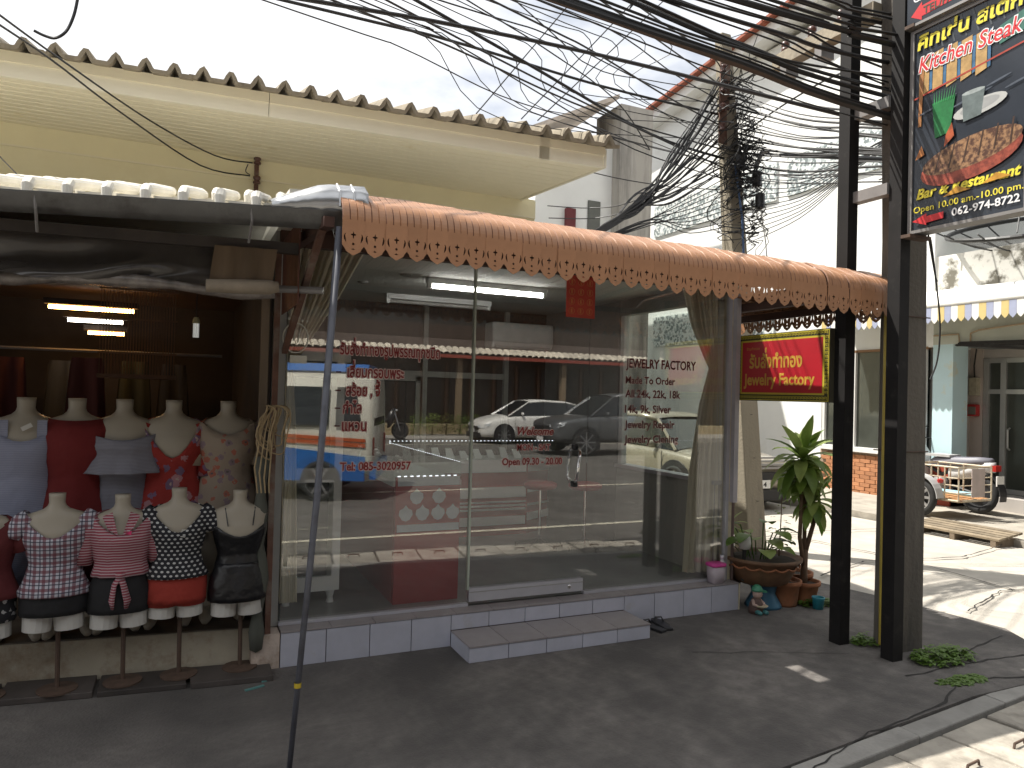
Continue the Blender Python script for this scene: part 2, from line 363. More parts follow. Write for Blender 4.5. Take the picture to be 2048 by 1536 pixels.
# low shop part nearer the main road: blue corner pier, recess with a door
MB().box(10.6,10.95,3.0,3.32,-.2,2.48).build('pier', M_blue, B)
MB().box(10.56,10.95,3.0,3.325,-.1,.64).build('pier_base', M_redb, B)
MB().box(10.6,18,-6,3.32,2.48,3.05).build('lintel', mat('green grey plaster',(.48,.50,.44),.8,.08,2), B)
MB().box(10.64,10.9,-6,3.32,3.05,3.85).build('parapet', M_mould, B)
MB().box(11.5,11.7,3.12,4.0,-.2,2.48).build('recess_wall', mat('pinkish plaster',(.50,.43,.38),.8,.06,2), B)
MB().box(11.48,11.6,3.12,4.0,.5,.69).build('red_band', M_redb, B)
MB().box(11.52,11.7,-6,3.12,2.3,2.48).build('recess_wall', M_grey, B)
dr = MB().box(11.54,11.58,-2.0,3.11,.22,2.3).build('shop_door', M_pane, B)
for y in (3.03,2.77,1.9,.9,-.1): MB().box(11.50,11.60,y,y+.08,.22,2.3).build('frame', M_frame, dr)
for z in (.23,1.75,2.23): MB().box(11.51,11.595,-2.0,3.11,z,z+.07).build('frame', M_frame, dr)
MB().tube([(11.5,2.70,.9),(11.45,2.70,.93),(11.45,2.70,1.2),(11.5,2.70,1.23)], .014, 8).build('door_handle', M_frame, dr)
MB().box(10.95,11.5,-6,3.0,2.44,2.475).build('soffit', mat('dark soffit',(.14,.15,.15),.8), B)
mt = MB().box(11.40,11.5,3.16,3.28,1.72,2.0).build('electric_meter', mat('old meter casing',(.42,.38,.28),.6,.2,20), B)
MB().tube([(11.45,3.22,2.0),(11.47,3.24,2.2),(11.3,3.1,2.44)], .012, 6).build('conduit', M_dark, mt)
cb = MB()
for k in range(9):
    y0 = 2.95-rnd.random()*.1; cb.tube([(10.55, y0, 2.5-rnd.random()*.06), (10.5,1.5,2.38+rnd.uniform(-.08,.08)), (10.5,0,2.42+rnd.uniform(-.05,.12)), (10.52,-3,2.7)], .012, 5)
cb.build('cable_bundle', M_dark, B)
for pts in ([(10.58,3.3,2.62),(10.57,2.9,2.62),(10.57,2.88,2.45)], [(10.57,2.72,2.5),(10.57,2.72,2.62),(10.56,2.6,2.66),(10.56,1.0,2.78)]):
    MB().tube(pts, .014, 6).build('conduit', mat('tan conduit',(.35,.27,.18),.6), B)
tag(MB().box(11.40,11.5,3.15,3.41,1.39,1.58).build('red_wall_box', mat('red enamel box',(.45,.03,.03),.4,.1,4), None, bevel=.02), 'small red metal box on the recessed wall across the street', 'box')
MB().box(11.385,11.40,3.16,3.27,1.42,1.54).build('panel', mat('dull metal flap',(.2,.18,.15),.5), bpy.data.objects['red_wall_box'])
MB().box(10.98,18,-6,4.0,.03,.22).build('raised_floor', M_grey, B)
# striped awning of that shop with pointed valance tips
A2 = thing('striped_awning', 'white awning with blue and yellow pointed valance across the street', 'awning', (10.3,0,2.8))
tip = MB().prism([(0,-.049,.26),(0,-.049,.06),(0,-.03,.03),(0,0,0),(0,.03,.03),(0,.049,.06),(0,.049,.26)], (.006,0,0))
cols = [mat('awning white',(.75,.74,.7),.6), mat('awning yellow',(.60,.47,.20),.6), mat('awning blue',(.34,.37,.50),.6)]
for i in range(72):
    y = 5.0 - i*.1; o = tip.build('valance_tip', cols[i % 3], A2, local=True) if i < 3 else None
    if i < 3: protos = [o] if i == 0 else protos+[o]
    else: o = shared(protos[i % 3], 'valance_tip', A2, (0,0,0))
    o.location = (-.28, y, -.06+rnd.uniform(-.006,.006))
    MB().box(10.012,10.03,y-.012,y+.012,2.86,2.9).build('slot', M_dark, o) if False else None
P = []
for t_ in range(9):
    a = R(90)*t_/8; P.append([(10.6-.58*math.sin(R(90)-a*0)*0 - .58*(1-math.sin(a)) *0 - .58*math.cos(a) , y, 2.98+.32*math.sin(a)) for y in (5.05,-2.2)])
MB().grid(P).build('canopy', cols[0], A2, smooth=True, thick=.01)
# satellite dish on the parapet
D = thing('satellite_dish', 'large dark mesh satellite dish above the striped awning', 'dish', (11.1,2.2,3.3))
M_dmet = mat('dark dish metal',(.018,.018,.018),.5,.2,10)
ctr = Vector((11.0,2.2,4.12)); ax = Vector((-.32,-.12,1)).normalized(); bx = ax.cross(Vector((0,1,0))).normalized(); by = ax.cross(bx)
def dp(rr, a): return ctr + bx*rr*math.cos(a) + by*rr*math.sin(a) + ax*(.33*(rr/1.0)**2 - .3)
m = MB(); NR = 28
m.loft([[dp(1.0*k/6, 2*math.pi*j/NR) for j in range(NR)] for k in range(1,7)], cap=False)
mm = bpy.data.materials.new('perforated dish mesh'); mm.use_nodes = True; t = mm.node_tree; b = t.nodes['Principled BSDF']
b.inputs['Base Color'].default_value = (.05,.05,.05,1); b.inputs['Alpha'].default_value = .45; b.inputs['Roughness'].default_value = .6
m.build('mesh', mm, D)
MB().tube([dp(1.0, 2*math.pi*j/40) for j in range(41)], .032, 6).build('rim', M_dmet, D)
for k in range(12):
    a = 2*math.pi*k/12; MB().tube([dp(.1+1.05*q/5, a) for q in range(6)], .012, 5).build('rib', M_dmet, D)
fp = ctr + ax*.75
for k in range(4):
    a = 2*math.pi*k/4+.4; MB().tube([dp(1.1,a), fp], .01, 5).build('feed_strut', M_dmet, D)
MB().tube([fp+ax*.1, fp-ax*.12], .06, 8).build('feed_horn', M_dmet, D)
MB().tube([dp(.05,0), (11.0,2.2,3.6), (11.1,2.2,3.05)], .035, 8).build('mast', M_dmet, D)

# ================================================================== JEWELRY SHOP
M_tile = mat('white glazed tile', (0.46,0.47,0.54), .25, .06, 9, rndv=.05, stain=(.42,.40,.38), sscale=5, slo=.6, shi=.78)
M_ttop = mat('worn top tile', (0.30,0.275,0.275), .4, .1, 9, rndv=.05, stain=(.28,.25,.24), sscale=5, slo=.5, shi=.7)
M_grout = mat('dark grout', (0.11,0.08,0.07), .95, .2, 10)
M_plaster = mat('rough dirty plaster', (0.50,0.42,0.36), .95, .15, 5, bump=.6, bscale=25, stain=(.24,.17,.12), sscale=4, slo=.48, shi=.66)
M_glass = glass_mat('shop glass', tint=(.962,.965,.952), mult=2.6, dirt=.012)
M_glass2 = glass_mat('display glass', mult=1.0, dirt=.01)
M_ceil = mat('white ceiling', (0.60,0.60,0.57), .8, .03, 2)
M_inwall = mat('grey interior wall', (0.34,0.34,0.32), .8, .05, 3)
M_ifloor = mat('grey shop floor', (0.25,0.255,0.25), .25, .12, 3)
M_cream = mat('cream column paint', (0.62,0.56,0.40), .7, .08, 4, stain=(.4,.34,.24), sscale=5)
M_darkwood = mat('dark wood panel', (0.045,0.028,0.02), .5, .3, 4, streak=True)
M_alu = mat('satin aluminium', (0.50,0.50,0.54), .35, .06, 10, metal=.3)
M_chrome = mat('chrome', (0.75,0.75,0.75), .12, .02, 5, metal=1.0)
M_red = mat('red counter laminate', (0.30,0.03,0.03), .35, .08, 4)
M_whl = mat('white laminate', (0.80,0.82,0.82), .35, .04, 4)
M_blk = mat('black plastic', (0.02,0.02,0.022), .4, .2, 8)
S = thing('jewelry_shop', 'small glass-fronted jewelry shop on a white tiled plinth', 'shop', (2.2,0,0))
X0 = .802
MB().box(.552,3.79,.014,3.2,-.05,.19).build('plinth', M_grout, S)
def tilebox(n0, n1, y0, y1, z0, z1, name, m, par=S):
    g_ = .0022
    return MB().box(X0+n0*.25+g_, X0+n1*.25-g_, y0, y1, z0, z1).build(name, m, par, bevel=.0015)
for n in range(-1, 12):
    z0 = .098 if 3 <= n < 8 else .001
    tilebox(n, n+1, 0, .016, z0, .187, 'plinth_tile', M_tile)
    MB().box(X0+n*.25+.002+(.03 if n>-1 else 0), min(3.80, X0+(n+1)*.25-.002+.03), -.004, .118, .1915, .199).build('ledge_tile', M_ttop, S)
st = MB().box(1.562,2.79,-.29,.0,-.05,.085).build('step', M_grout, S)
for n in range(3, 8):
    tilebox(n, n+1, -.304, -.288, .001, .082, 'step_front_tile', M_tile, st)
    MB().box(X0+n*.25+.002, X0+(n+1)*.25-.002, -.308, -.002, .0865, .095).build('step_top_tile', M_ttop, st)
for x in (1.552, 2.788):
    for y0, y1 in ((-.286,-.082),(-.078,-.002)): MB().box(x, x+.014, y0, y1, .001, .086).build('step_side_tile', M_tile, st)
MB().box(.40,.549,.004,.14,-.05,.187).build('unfinished_plinth_end', M_plaster, S)
MB().box(3.806,3.815,-.0,.4,-.05,.19).build('plinth_side', M_cream, S)
# glazing
MB().box(.552,1.70,.105,.14,.2,.218).build('sill_rail', M_alu, S)
MB().box(2.545,3.76,.105,.14,.2,.218).build('sill_rail', M_alu, S)
gl_l = MB().box(.56,1.694,.118,.126,.215,2.36).build('glass_pane', M_glass, S)
gl_r = MB().box(2.552,3.75,.118,.126,.215,2.36).build('glass_pane', M_glass, S)
door = MB().box(1.702,2.546,.112,.122,.225,2.36).build('glass_door', M_glass, S)
MB().box(1.703,2.53,.098,.111,.228,.312).build('bottom_rail', M_alu, door); MB().box(1.703,2.53,.123,.136,.228,.312).build('bottom_rail', M_alu, door)
MB().box(1.703,2.53,.0945,.0985,.286,.290).build('rail_groove', M_inwall, door)
MB().lathe([(.0,-.006),(.014,-.006),(.014,0),(.010,.003),(0,.003)], (0,0,0), 14).build('lock', M_chrome, door, local=True)
lk_ = [o for o in door.children if o.name.startswith('lock')][0]; lk_.location = (2.425-2.2,.097,.262); lk_.rotation_euler = (R(90),0,0)
for s_ in (-1, 1):
    y = .117 + s_*.012
    pts = [(2.462,y,1.20),(2.458,y+s_*.05,1.17),(2.442,y+s_*.06,1.08),(2.436,y+s_*.05,.99),(2.446,y,.95)]
    MB().tube(pts, .011, 10).build('door_handle', M_chrome, door, smooth=True)
for z in (1.2,.95): MB().box(2.432,2.472,.098,.136,z-.02,z+.02).build('handle_mount', M_blk, door, bevel=.006)
MB().box(1.692,1.704,.104,.132,.3,2.36).build('glass_edge', mat('bright glass edge',(.45,.50,.42),.3), S)
MB().box(.5,3.8,.09,.15,2.36,2.44).build('head_frame', mat('brown head beam',(.07,.035,.025),.7), S)
# room
MB().box(.52,3.79,.142,3.1,.19,.2015).build('floor', M_ifloor, S)
MB().box(.50,3.80,.15,3.1,2.44,2.48).build('ceiling', M_ceil, S)
MB().box(.48,.552,.14,3.1,.19,2.44).build('side_wall', M_inwall, S)
MB().box(.48,3.80,3.05,3.12,.0,2.44).build('back_wall', M_darkwood, S)
lw = MB().box(3.72,3.80,.20,1.55,.2,.90).build('side_wall', M_inwall, S)
MB().box(3.70,3.82,.18,1.56,.90,.93).build('window_sill', M_alu, S)
MB().box(3.72,3.80,.2,1.55,2.30,2.44).build('side_lintel', mat('grey beam',(.3,.3,.28),.7), S)
sw = MB().box(3.757,3.765,.20,1.55,.93,2.30).build('side_window', M_glass2, S)
for y in (1.50,.2): MB().box(3.735,3.79,y,y+.055,.93,2.30).build('frame', M_wfr, sw)
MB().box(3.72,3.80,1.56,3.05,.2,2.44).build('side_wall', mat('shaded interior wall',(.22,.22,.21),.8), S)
cp = MB().box(3.775,3.835,.10,.19,.19,2.40).build('corner_post', M_cream, S)
MB().box(3.748,3.776,.098,.13,.2,2.36).build('corner_mullion', M_alu, S)
MB().box(3.785,3.825,.06,.10,.78,2.38).build('cable_duct', mat('grey duct',(.42,.40,.42),.6), S)
MB().tube([(3.80,.075,.2),(3.80,.075,.8)], .011, 8).build('drain_pipe', mat('brown pipe',(.12,.08,.07),.6), S)
# back partition: light frames and dark boards
fr = mat('light partition frame',(.34,.34,.31),.6)
for x in (1.30, 2.28, 3.2): MB().box(x,x+.05,3.0,3.05,.2,2.44).build('partition_post', fr, S)
MB().box(1.35,3.2,3.01,3.05,1.70,1.76).build('partition_rail', fr, S)
dd = MB().box(1.42,2.22,2.99,3.02,.25,1.68).build('inner_door', mat('inner door dark glass',(.05,.045,.04),.25), S)
for a in ((1.38,1.43,.2,1.70),(2.20,2.25,.2,1.70),(1.38,2.25,1.655,1.70)): MB().box(a[0],a[1],2.97,3.03,a[2],a[3]).build('door_frame', fr, dd)
for i in range(7): MB().box(1.45+i*.11,1.452+i*.11+.09,2.985,2.99,.3,1.64).build('board', M_darkwood, dd)
# ---------- things inside
def counter():
    c = thing('display_counter', 'red and white L-shaped glass-top jewelry counter inside the shop', 'counter', (1.9,1.4,.2))
    MB().box(1.26,1.70,.32,2.1,.2015,.94).build('base', M_red, c)
    MB().box(1.70,3.10,2.16,2.62,.2015,.88).build('base', M_red, c)
    for z0,z1,x0,x1 in ((.80,.88,1.72,3.08),(.56,.66,1.72,3.08),(.30,.38,1.72,3.08)):
        MB().box(x0,x1,2.148,2.162,z0,z1).build('white_band', M_whl, c)
    for k in range(3): MB().box(2.3,3.08,2.146,2.16,.44+k*.035,.455+k*.035).build('white_stripe', M_whl, c)
    for k in range(3): MB().box(1.9+k*.13,1.97+k*.13,2.146,2.16,.43,.51).build('white_square', M_whl, c)
    MB().prism([(3.10,2.17,.2),(3.42,2.35,.2),(3.42,2.6,.2),(3.10,2.6,.2)], (0,0,.68)).build('end_cabinet', M_red, c)
    for z in (.80,.60,.47,.33): MB().prism([(3.105,2.155,z),(3.43,2.335,z),(3.43,2.35,z),(3.105,2.17,z)], (0,0,.07 if z!=.47 else .02)).build('white_band', M_whl, c)
    MB().box(1.25,1.71,.31,2.1,.94,.975).build('white_shelf', M_whl, c); MB().box(1.70,3.44,2.14,2.64,.88,.92).build('white_shelf', M_whl, c)
    MB().box(1.252,1.708,.312,2.1,.975,1.09).build('glass_case', M_glass2, c); MB().box(1.70,3.40,2.15,2.62,.92,1.10).build('glass_case', M_glass2, c)
    led = mat('small display light',(.85,.9,1.0),.4,emit=1.1)
    lm = MB()
    for k in range(44): lm.box(1.72+k*.038,1.732+k*.038,2.152,2.158,1.096,1.103)
    for k in range(40): lm.box(1.705,1.709,.34+k*.045,.358+k*.045,1.087,1.091)
    for k in range(10): lm.box(1.28+k*.042,1.30+k*.042,.312,.318,1.0,1.006)
    tag(lm.build('light_strip', led, c), kind='stuff')
    for k in range(9):
        x = 1.9+k*.14; h = rnd.uniform(.05,.11)
        MB().prism([(x,2.3,.92),(x+.08,2.3,.92),(x+.07,2.38,.92+h),(x+.01,2.38,.92+h)], (0,.02,0)).build('jewel_stand', M_whl, c)
    for k in range(5): MB().lathe([(.03,0),(.012,.01),(.012,.06),(.03,.1),(.01,.12)], (1.35+.06*(k%2),.5+k*.3,.975), 10).build('jewel_stand', M_whl, c)
    return c
counter()
pn = thing('poster_board', 'red panel with white lotus shapes behind the shop glass', 'poster', (1.45,.29,.2))
MB().box(1.262,1.695,.285,.30,.2015,1.0).build('board', mat('red poster',(.33,.028,.03),.5,.1,3), pn)
M_lw = mat('white lotus print',(.62,.68,.74),.6,.06,20)
pet = [(0,.085),(-.02,.06),(-.05,.045),(-.055,.01),(-.03,-.03),(0,-.04),(.03,-.03),(.055,.01),(.05,.045),(.02,.06)]
for r_, cx in ((0,1.40),(0,1.55),(1,1.33),(1,1.44),(1,1.545),(1,1.645)):
    z = .86 - r_*.105
    MB().prism([(cx+px*.82,.284-.002*r_,z+pz*.82) for px,pz in pet], (0,-.002,0)).build('lotus', M_lw, pn)
MB().box(1.275,1.69,.280,.284,.655,.70).build('white_strip', M_lw, pn); MB().box(1.275,1.69,.281,.285,.945,1.0).build('white_strip', M_lw, pn)
cb = thing('glass_cabinet', 'tall white display cabinet with glass doors at the left of the shop', 'cabinet', (.77,.62,.2))
cx0,cx1,cy0,cy1 = .60,.96,.46,.80
for x in (cx0,cx1-.05): MB().box(x,x+.05,cy0,cy0+.03,.28,1.72).build('stile', M_whl, cb)
for z in (.28,.96,1.62): MB().box(cx0+.05,cx1-.05,cy0,cy0+.03,z,z+.09).build('rail', M_whl, cb)
MB().box(cx0-.03,cx1+.03,cy0-.02,cy1,1.72,1.80).build('cornice', M_whl, cb)
MB().box(cx0,cx0+.02,cy0+.03,cy1,.28,1.72).build('side', M_whl, cb); MB().box(cx1-.02,cx1,cy0+.03,cy1,.28,1.72).build('side', M_whl, cb)
MB().box(cx0+.02,cx1-.02,cy1-.02,cy1,.28,1.72).build('back', mat('cabinet back',(.12,.12,.11),.6), cb)
for z in (.5,.75,1.2,1.42): MB().box(cx0+.02,cx1-.02,cy0+.05,cy1-.02,z,z+.008).build('shelf', M_glass2, cb)
MB().box(cx0+.05,cx1-.05,cy0+.008,cy0+.014,.37,1.62).build('door_glass', M_glass2, cb)
for x in (cx0+.02,cx1-.07): MB().lathe([(.025,.2),(.018,.23),(.03,.28)], (x+.02,cy0+.03,0), 10).build('foot', M_whl, cb)
def tube_lamp(name, label, x0, x1, y, z, on):
    f = thing(name, label, 'lamp', ((x0+x1)/2,y,z))
    MB().box(x0,x1,y-.03,y+.03,z-.045,z).build('batten', M_whl, f)
    MB().tube([(x0+.03,y,z-.065),(x1-.03,y,z-.065)], .016, 10).build('tube', mat('lit tube',(1,.98,.94),.4,.0,emit=17) if on else mat('unlit tube',(.6,.6,.58),.3), f)
    for x in (x0+.005,x1-.035): MB().box(x,x+.03,y-.02,y+.02,z-.085,z-.045).build('end_cap', M_whl, f)
tube_lamp('ceiling_lamp','lit white fluorescent tube on the jewelry shop ceiling',1.74,2.78,1.25,2.44,True)
tube_lamp('ceiling_lamp','unlit fluorescent tube at the back of the shop ceiling',1.70,2.74,2.35,2.44,False)
for x,y in ((1.55,1.2),(1.35,1.75)):
    MB().lathe([(.045,0),(.04,-.012),(.02,-.018)], (x,y,2.44), 14).build('ceiling_rose', M_inwall, S)
ac = thing('air_conditioner','white wall air conditioner at the back right of the shop','air conditioner',(3.35,2.9,2.1))
MB().prism([(2.95,2.80,2.03),(2.95,2.76,2.10),(2.95,2.77,2.30),(2.95,2.99,2.30),(2.95,2.99,2.03)], (.72,0,0)).build('case', mat('air conditioner plastic',(.62,.62,.60),.5), ac, bevel=.02)
MB().box(2.99,3.63,2.775,2.795,2.035,2.055).build('louvre', M_inwall, ac)
for k,(x,y) in enumerate(((2.93,1.55),(3.30,1.40))):
    s_ = thing('stool', ['red-seated black swivel stool nearer the shop counter','red-seated black swivel stool nearer the side window'][k], 'stool', (x,y,.2))
    MB().lathe([(.0,.0),(.13,.0),(.15,.02),(.15,.045),(.12,.06),(0,.06)], (x,y,.72), 18).build('seat', mat('red vinyl',(.33,.02,.03),.4), s_, smooth=True)
    MB().tube([(x,y,.28),(x,y,.73)], .014, 8).build('column', M_chrome, s_)
    for a in range(5):
        an = 2*math.pi*a/5+k; e = (x+.2*math.cos(an), y+.2*math.sin(an), .235)
        lg = MB().tube([(x,y,.27), e], [.018,.012], 6).build('leg', M_blk, s_)
        MB().lathe([(.0,-.02),(.016,-.02),(.02,0),(.016,.02),(0,.02)], (e[0],e[1],.223), 8).build('castor', M_blk, lg)
# curtains
def curtain(name, label, rows, m):
    """rows: list of (z, xl, xr, y, amp) ; pleated cloth"""
    P = []; n = 72
    for z, xl, xr, y, amp in rows:
        P.append([(xl+(xr-xl)*j/n + .25*amp*math.sin(j*1.9+z), y + amp*math.sin(j*2*math.pi*9/n) + amp*.4*math.sin(j*2*math.pi*23/n+1), z) for j in range(n+1)])
    return tag(MB().grid(P).build(name, m, None, smooth=True), label, 'curtain')
def interp(rows, k=5):
    o = []
    for a, b in zip(rows[:-1], rows[1:]):
        for i in range(k):
            t = i/k; t = t*t*(3-2*t); o.append(tuple(a[q]+(b[q]-a[q])*t for q in range(5)))
    return o+[rows[-1]]
M_curt = mat('olive grey curtain', (0.72,0.68,0.54), .8, .10, 6, streak=True)
curtain('curtain','grey-green curtain tied back at the left of the shop window', interp([(2.42,.60,1.02,.22,.03),(2.1,.575,.86,.22,.028),(1.8,.562,.68,.21,.018),(1.66,.562,.60,.20,.01),(1.3,.562,.63,.22,.02),(.3,.562,.66,.22,.025)]), M_curt)
cR = curtain('curtain','grey-green curtain tied back at the right corner of the shop', interp([(2.38,3.42,3.745,.22,.03),(2.1,3.50,3.745,.22,.026),(1.85,3.62,3.745,.21,.014),(1.78,3.66,3.745,.21,.01),(1.5,3.58,3.745,.21,.02),(1.0,3.50,3.745,.21,.026),(.25,3.46,3.745,.21,.03)]), M_curt)
MB().tube([(3.66,.23,1.74),(3.69,.22,1.77),(3.75,.22,1.82)], .008, 6).build('tie', M_blk, cR)
# ---------- lettering on the glass
M_ltr = mat('red vinyl lettering', (0.26,0.014,0.016), .5, .05, 5)
M_out = mat('pale lettering edge', (0.78,0.58,0.54), .6, .05, 5)
M_ltr2 = mat('dark red vinyl lettering', (0.10,0.012,0.014), .5, .05, 5)
UX, UZ = (1,0,0), (0,0,1); OL = (M_out, .055, -.0012)
for body, wd, x, z, h in [('รับสั่งทำทองรูปพรรณทุกชนิด', .617, .854, 1.755, .066), ('เลี่ยมกรอบพระ', .343, .901, 1.622, .066), ('สร้อย , จี้', .203, .896, 1.512, .066), ('กำไล', .11, .881, 1.408, .066), ('แหวน', .146, .878, 1.304, .066), ('Tel: 085-3020957', .43, .874, 1.070, .050)]:
    text(body, wd, M_ltr, (x,.114,z), UX, UZ, gl_l, bold=.022, height=h, outline=OL)
for z in (1.645,1.537,1.432,1.328): MB().box(.835,.865,.113,.1145,z,z+.008).build('dash', M_ltr2, gl_l)
for body, wd, x, z, h, sh in [('Welcome', .265, 2.017, 1.282, .052, .3), ('MON - SAT', .243, 2.016, 1.18, .042, 0), ('Open 09.30 - 20.00', .44, 1.912, 1.086, .046, 0)]:
    text(body, wd, M_ltr, (x,.108,z), UX, UZ, door, bold=.02, height=h, shear=sh, outline=OL)
for body, wd, z, h in [('JEWELRY FACTORY', .61, 1.755, .066), ('Made To Order', .425, 1.643, .052), ('All 24k, 22k, 18k', .475, 1.546, .056), ('14k, 9k, Silver', .394, 1.438, .056), ('Jewelry Repair', .43, 1.330, .054), ('Jewelry Clening', .464, 1.226, .054)]:
    text(body, wd, M_ltr2, (2.845,.114,z), UX, UZ, gl_r, bold=.02, height=h, outline=(M_out,.02,-.0012), split=body.startswith('All'))
# round white emblem and its label
em = thing('glass_sticker','round white emblem sticker on the left edge of the shop glass','sticker',(.62,.114,1.84))
M_em = mat('white transfer print',(.72,.74,.66),.6,.05,30)
MB().tube([(.60+.07*math.cos(a*math.pi/16),.1145,1.835+.085*math.sin(a*math.pi/16)) for a in range(33)], .004, 5).build('ring', M_em, em)
for k in (0,2,4): MB().tube([(.565+.012*k,.1145,1.80+.01*(k%3)),(.57+.012*k,.1145,1.85+.012*(k%2)),(.56+.017*k,.1145,1.90-.01*abs(k-3))], .003, 4).build('scroll', M_em, em)
for k in range(5): MB().lathe([(0,-.012),(.008,0),(0,.012)], (.56+.025*k,.1145,1.945+.012*math.sin(k*1.3)), 6).build('finial', M_em, em)
MB().box(.572,.665,.113,.1148,1.69,1.735).build('label', M_em, em)
# red paper with gold print
rp_ = thing('red_paper','red printed paper hanging at the top of the glass door','paper',(2.46,.1,2.2))
MB().box(2.352,2.577,.1085,.1105,2.076,2.37).build('sheet', mat('red festival paper',(.42,.05,.028),.6,.12,5), rp_)
M_gold = mat('faded gold print',(.48,.16,.05),.5)
gd = MB()
for i in range(3):
    for j in range(4):
        cx_, cz_ = 2.395+i*.07, 2.12+j*.065
        gd.tube([(cx_+.022*math.cos(a*math.pi/6),.1082,cz_+.022*math.sin(a*math.pi/6)) for a in range(13)], .0022, 4); gd.box(cx_-.006,cx_+.006,.1078,.1084,cz_-.015,cz_+.015)
gd.build('gold_print', M_gold, rp_)

# ================================================================== ORANGE AWNING
M_awn = mat('orange painted sheet metal', (0.42,0.215,0.115), .40, .14, 5, stain=(.22,.11,.065), sscale=6, slo=.56, shi=.72, rndv=.05)
W = .0955
M_seam = mat('dirty sheet seam', (0.25,0.125,0.075), .7, .4, 14)
def panel_mesh(depth, name, rad=.12, lift=.052):
    c = bpy.data.curves.new(name, 'CURVE'); c.dimensions = '2D'; c.fill_mode = 'BOTH'; c.extrude = .0007
    def sp(pts):
        s_ = c.splines.new('POLY'); s_.points.add(len(pts)-1); s_.use_cyclic_u = True
        for p, q in zip(s_.points, pts): p.co = (q[0], q[1], 0, 1)
    h = W/2+.0012
    sp([(-h,.045),(-.043,.038),(-.037,.030),(-.031,.018),(-.015,.008),(-.006,.003),(0,0),(.006,.003),(.015,.008),(.031,.018),(.037,.030),(.043,.038),(h,.045),(h,.156),(-h,.156)])
    sp([(.0058*math.cos(a*math.pi/4), .050+.0058*math.sin(a*math.pi/4)) for a in range(8)])
    sp([(-.002,.074),(.002,.074),(.003,.086),(.011,.088),(.011,.093),(.003,.095),(0,.108),(-.003,.095),(-.011,.093),(-.011,.088),(-.003,.086)])
    sp([(-.011,.027),(0,.024),(.011,.027),(.003,.029),(0,.033),(-.003,.029)])
    for s_ in (-1, 1): sp([(s_*.031,.056),(s_*.034,.058),(s_*.041,.070),(s_*.042,.082),(s_*.038,.092),(s_*.032,.095),(s_*.036,.087),(s_*.033,.073)])
    o = bpy.data.objects.new(name, c); COL.objects.link(o); dg = bpy.context.evaluated_depsgraph_get(); dg.update()
    me = bpy.data.meshes.new_from_object(o.evaluated_get(dg)); bpy.data.objects.remove(o)
    V = [(v.co.x, v.co.z, v.co.y) for v in me.vertices]; F = [tuple(p.vertices) for p in me.polygons]
    prof = [(0,.155)]; seam_cols = (0,2,3,8)
    for k in range(1, 10):
        a = R(70)*k/9; prof.append((rad*(1-math.cos(a)), .155+rad*math.sin(a)))
    y, z = prof[-1]; prof.append((y+.10, z+lift)); prof.append((y+depth*.5, z+lift+depth*.02)); prof.append((y+depth, z+lift+depth*.05))
    xs = [(-h,.006),(-h+.0035,0),(-.0185,0),(-.016,.004),(-.0135,0),(.0135,0),(.016,.004),(.0185,0),(h-.0035,0),(h,.006)]
    P = []
    for i, (py, pz) in enumerate(prof):
        j = max(0,i-1); k = min(len(prof)-1,i+1); ty, tz = prof[k][0]-prof[j][0], prof[k][1]-prof[j][1]; l = math.hypot(ty,tz); ny, nz = tz/l, -ty/l
        P.append([(x, py+ny*d, pz+nz*d) for x, d in xs])
    n = len(V); V += [p for r_ in P for p in r_]; q = len(xs)
    for i in range(len(P)-1):
        for j in range(q-1): F.append((n+i*q+j, n+i*q+j+1, n+(i+1)*q+j+1, n+(i+1)*q+j))
    me2 = bpy.data.meshes.new(name); me2.from_pydata(V, [], F); me2.update(); me2.materials.append(M_awn); me2.materials.append(M_seam)
    n0 = len(F)-(len(P)-1)*(q-1)
    for i in range(len(P)-1):
        for j in seam_cols: me2.polygons[n0+i*(q-1)+j].material_index = 1
    return me2
AW = thing('orange_awning','orange curved metal awning with perforated pointed valance over the shop','awning',(2.3,-1.04,2.1))
me_f = panel_mesh(1.3, 'awning_panel'); me_s = panel_mesh(.30, 'awning_panel')
NP = 37; me_side = panel_mesh(.30, 'awning_panel', .085, -.01); me_m = panel_mesh(.78, 'awning_panel')
for i in range(NP):
    x = .62 + W*(i+.5); z = 2.128 - .050*(x-.64)/3.4 + rnd.uniform(-.003,.003)
    shared(me_s if i in (30,31) else me_m if i == 16 else me_f, 'awning_panel', AW, (x-2.3, rnd.uniform(-.003,.003), z-2.1), (rnd.uniform(-.004,.004),{30:.05,31:-.07}.get(i,0),0))
for i in range(15):
    y = -1.0 + W*(i+.5)
    shared(me_side, 'awning_panel', AW, (4.13-2.3, y+1.04, 2.075-2.1), (0,0,R(90)))
M_brown = mat('dark brown timber', (0.06,0.028,0.02), .8, .25, 6, streak=True)
MB().box(.62,4.0,-.93,-.89,2.28,2.32).build('front_rail', M_brown, AW)
MB().box(3.84,3.90,-.9,.5,2.21,2.27).build('side_beam', M_brown, AW)
MB().box(3.98,4.02,-.95,.5,2.15,2.20).build('side_rail', M_brown, AW)
MB().prism([(.62,.1,2.44),(4.0,.1,2.44),(4.0,.1,2.56),(.62,.1,2.56)], (0,.03,0)).build('back_board', M_brown, AW)
for x in (.9,2.0,3.1): MB().bar((x,.08,2.40),(x,-.9,2.33), .03).build('rafter', M_brown, AW)

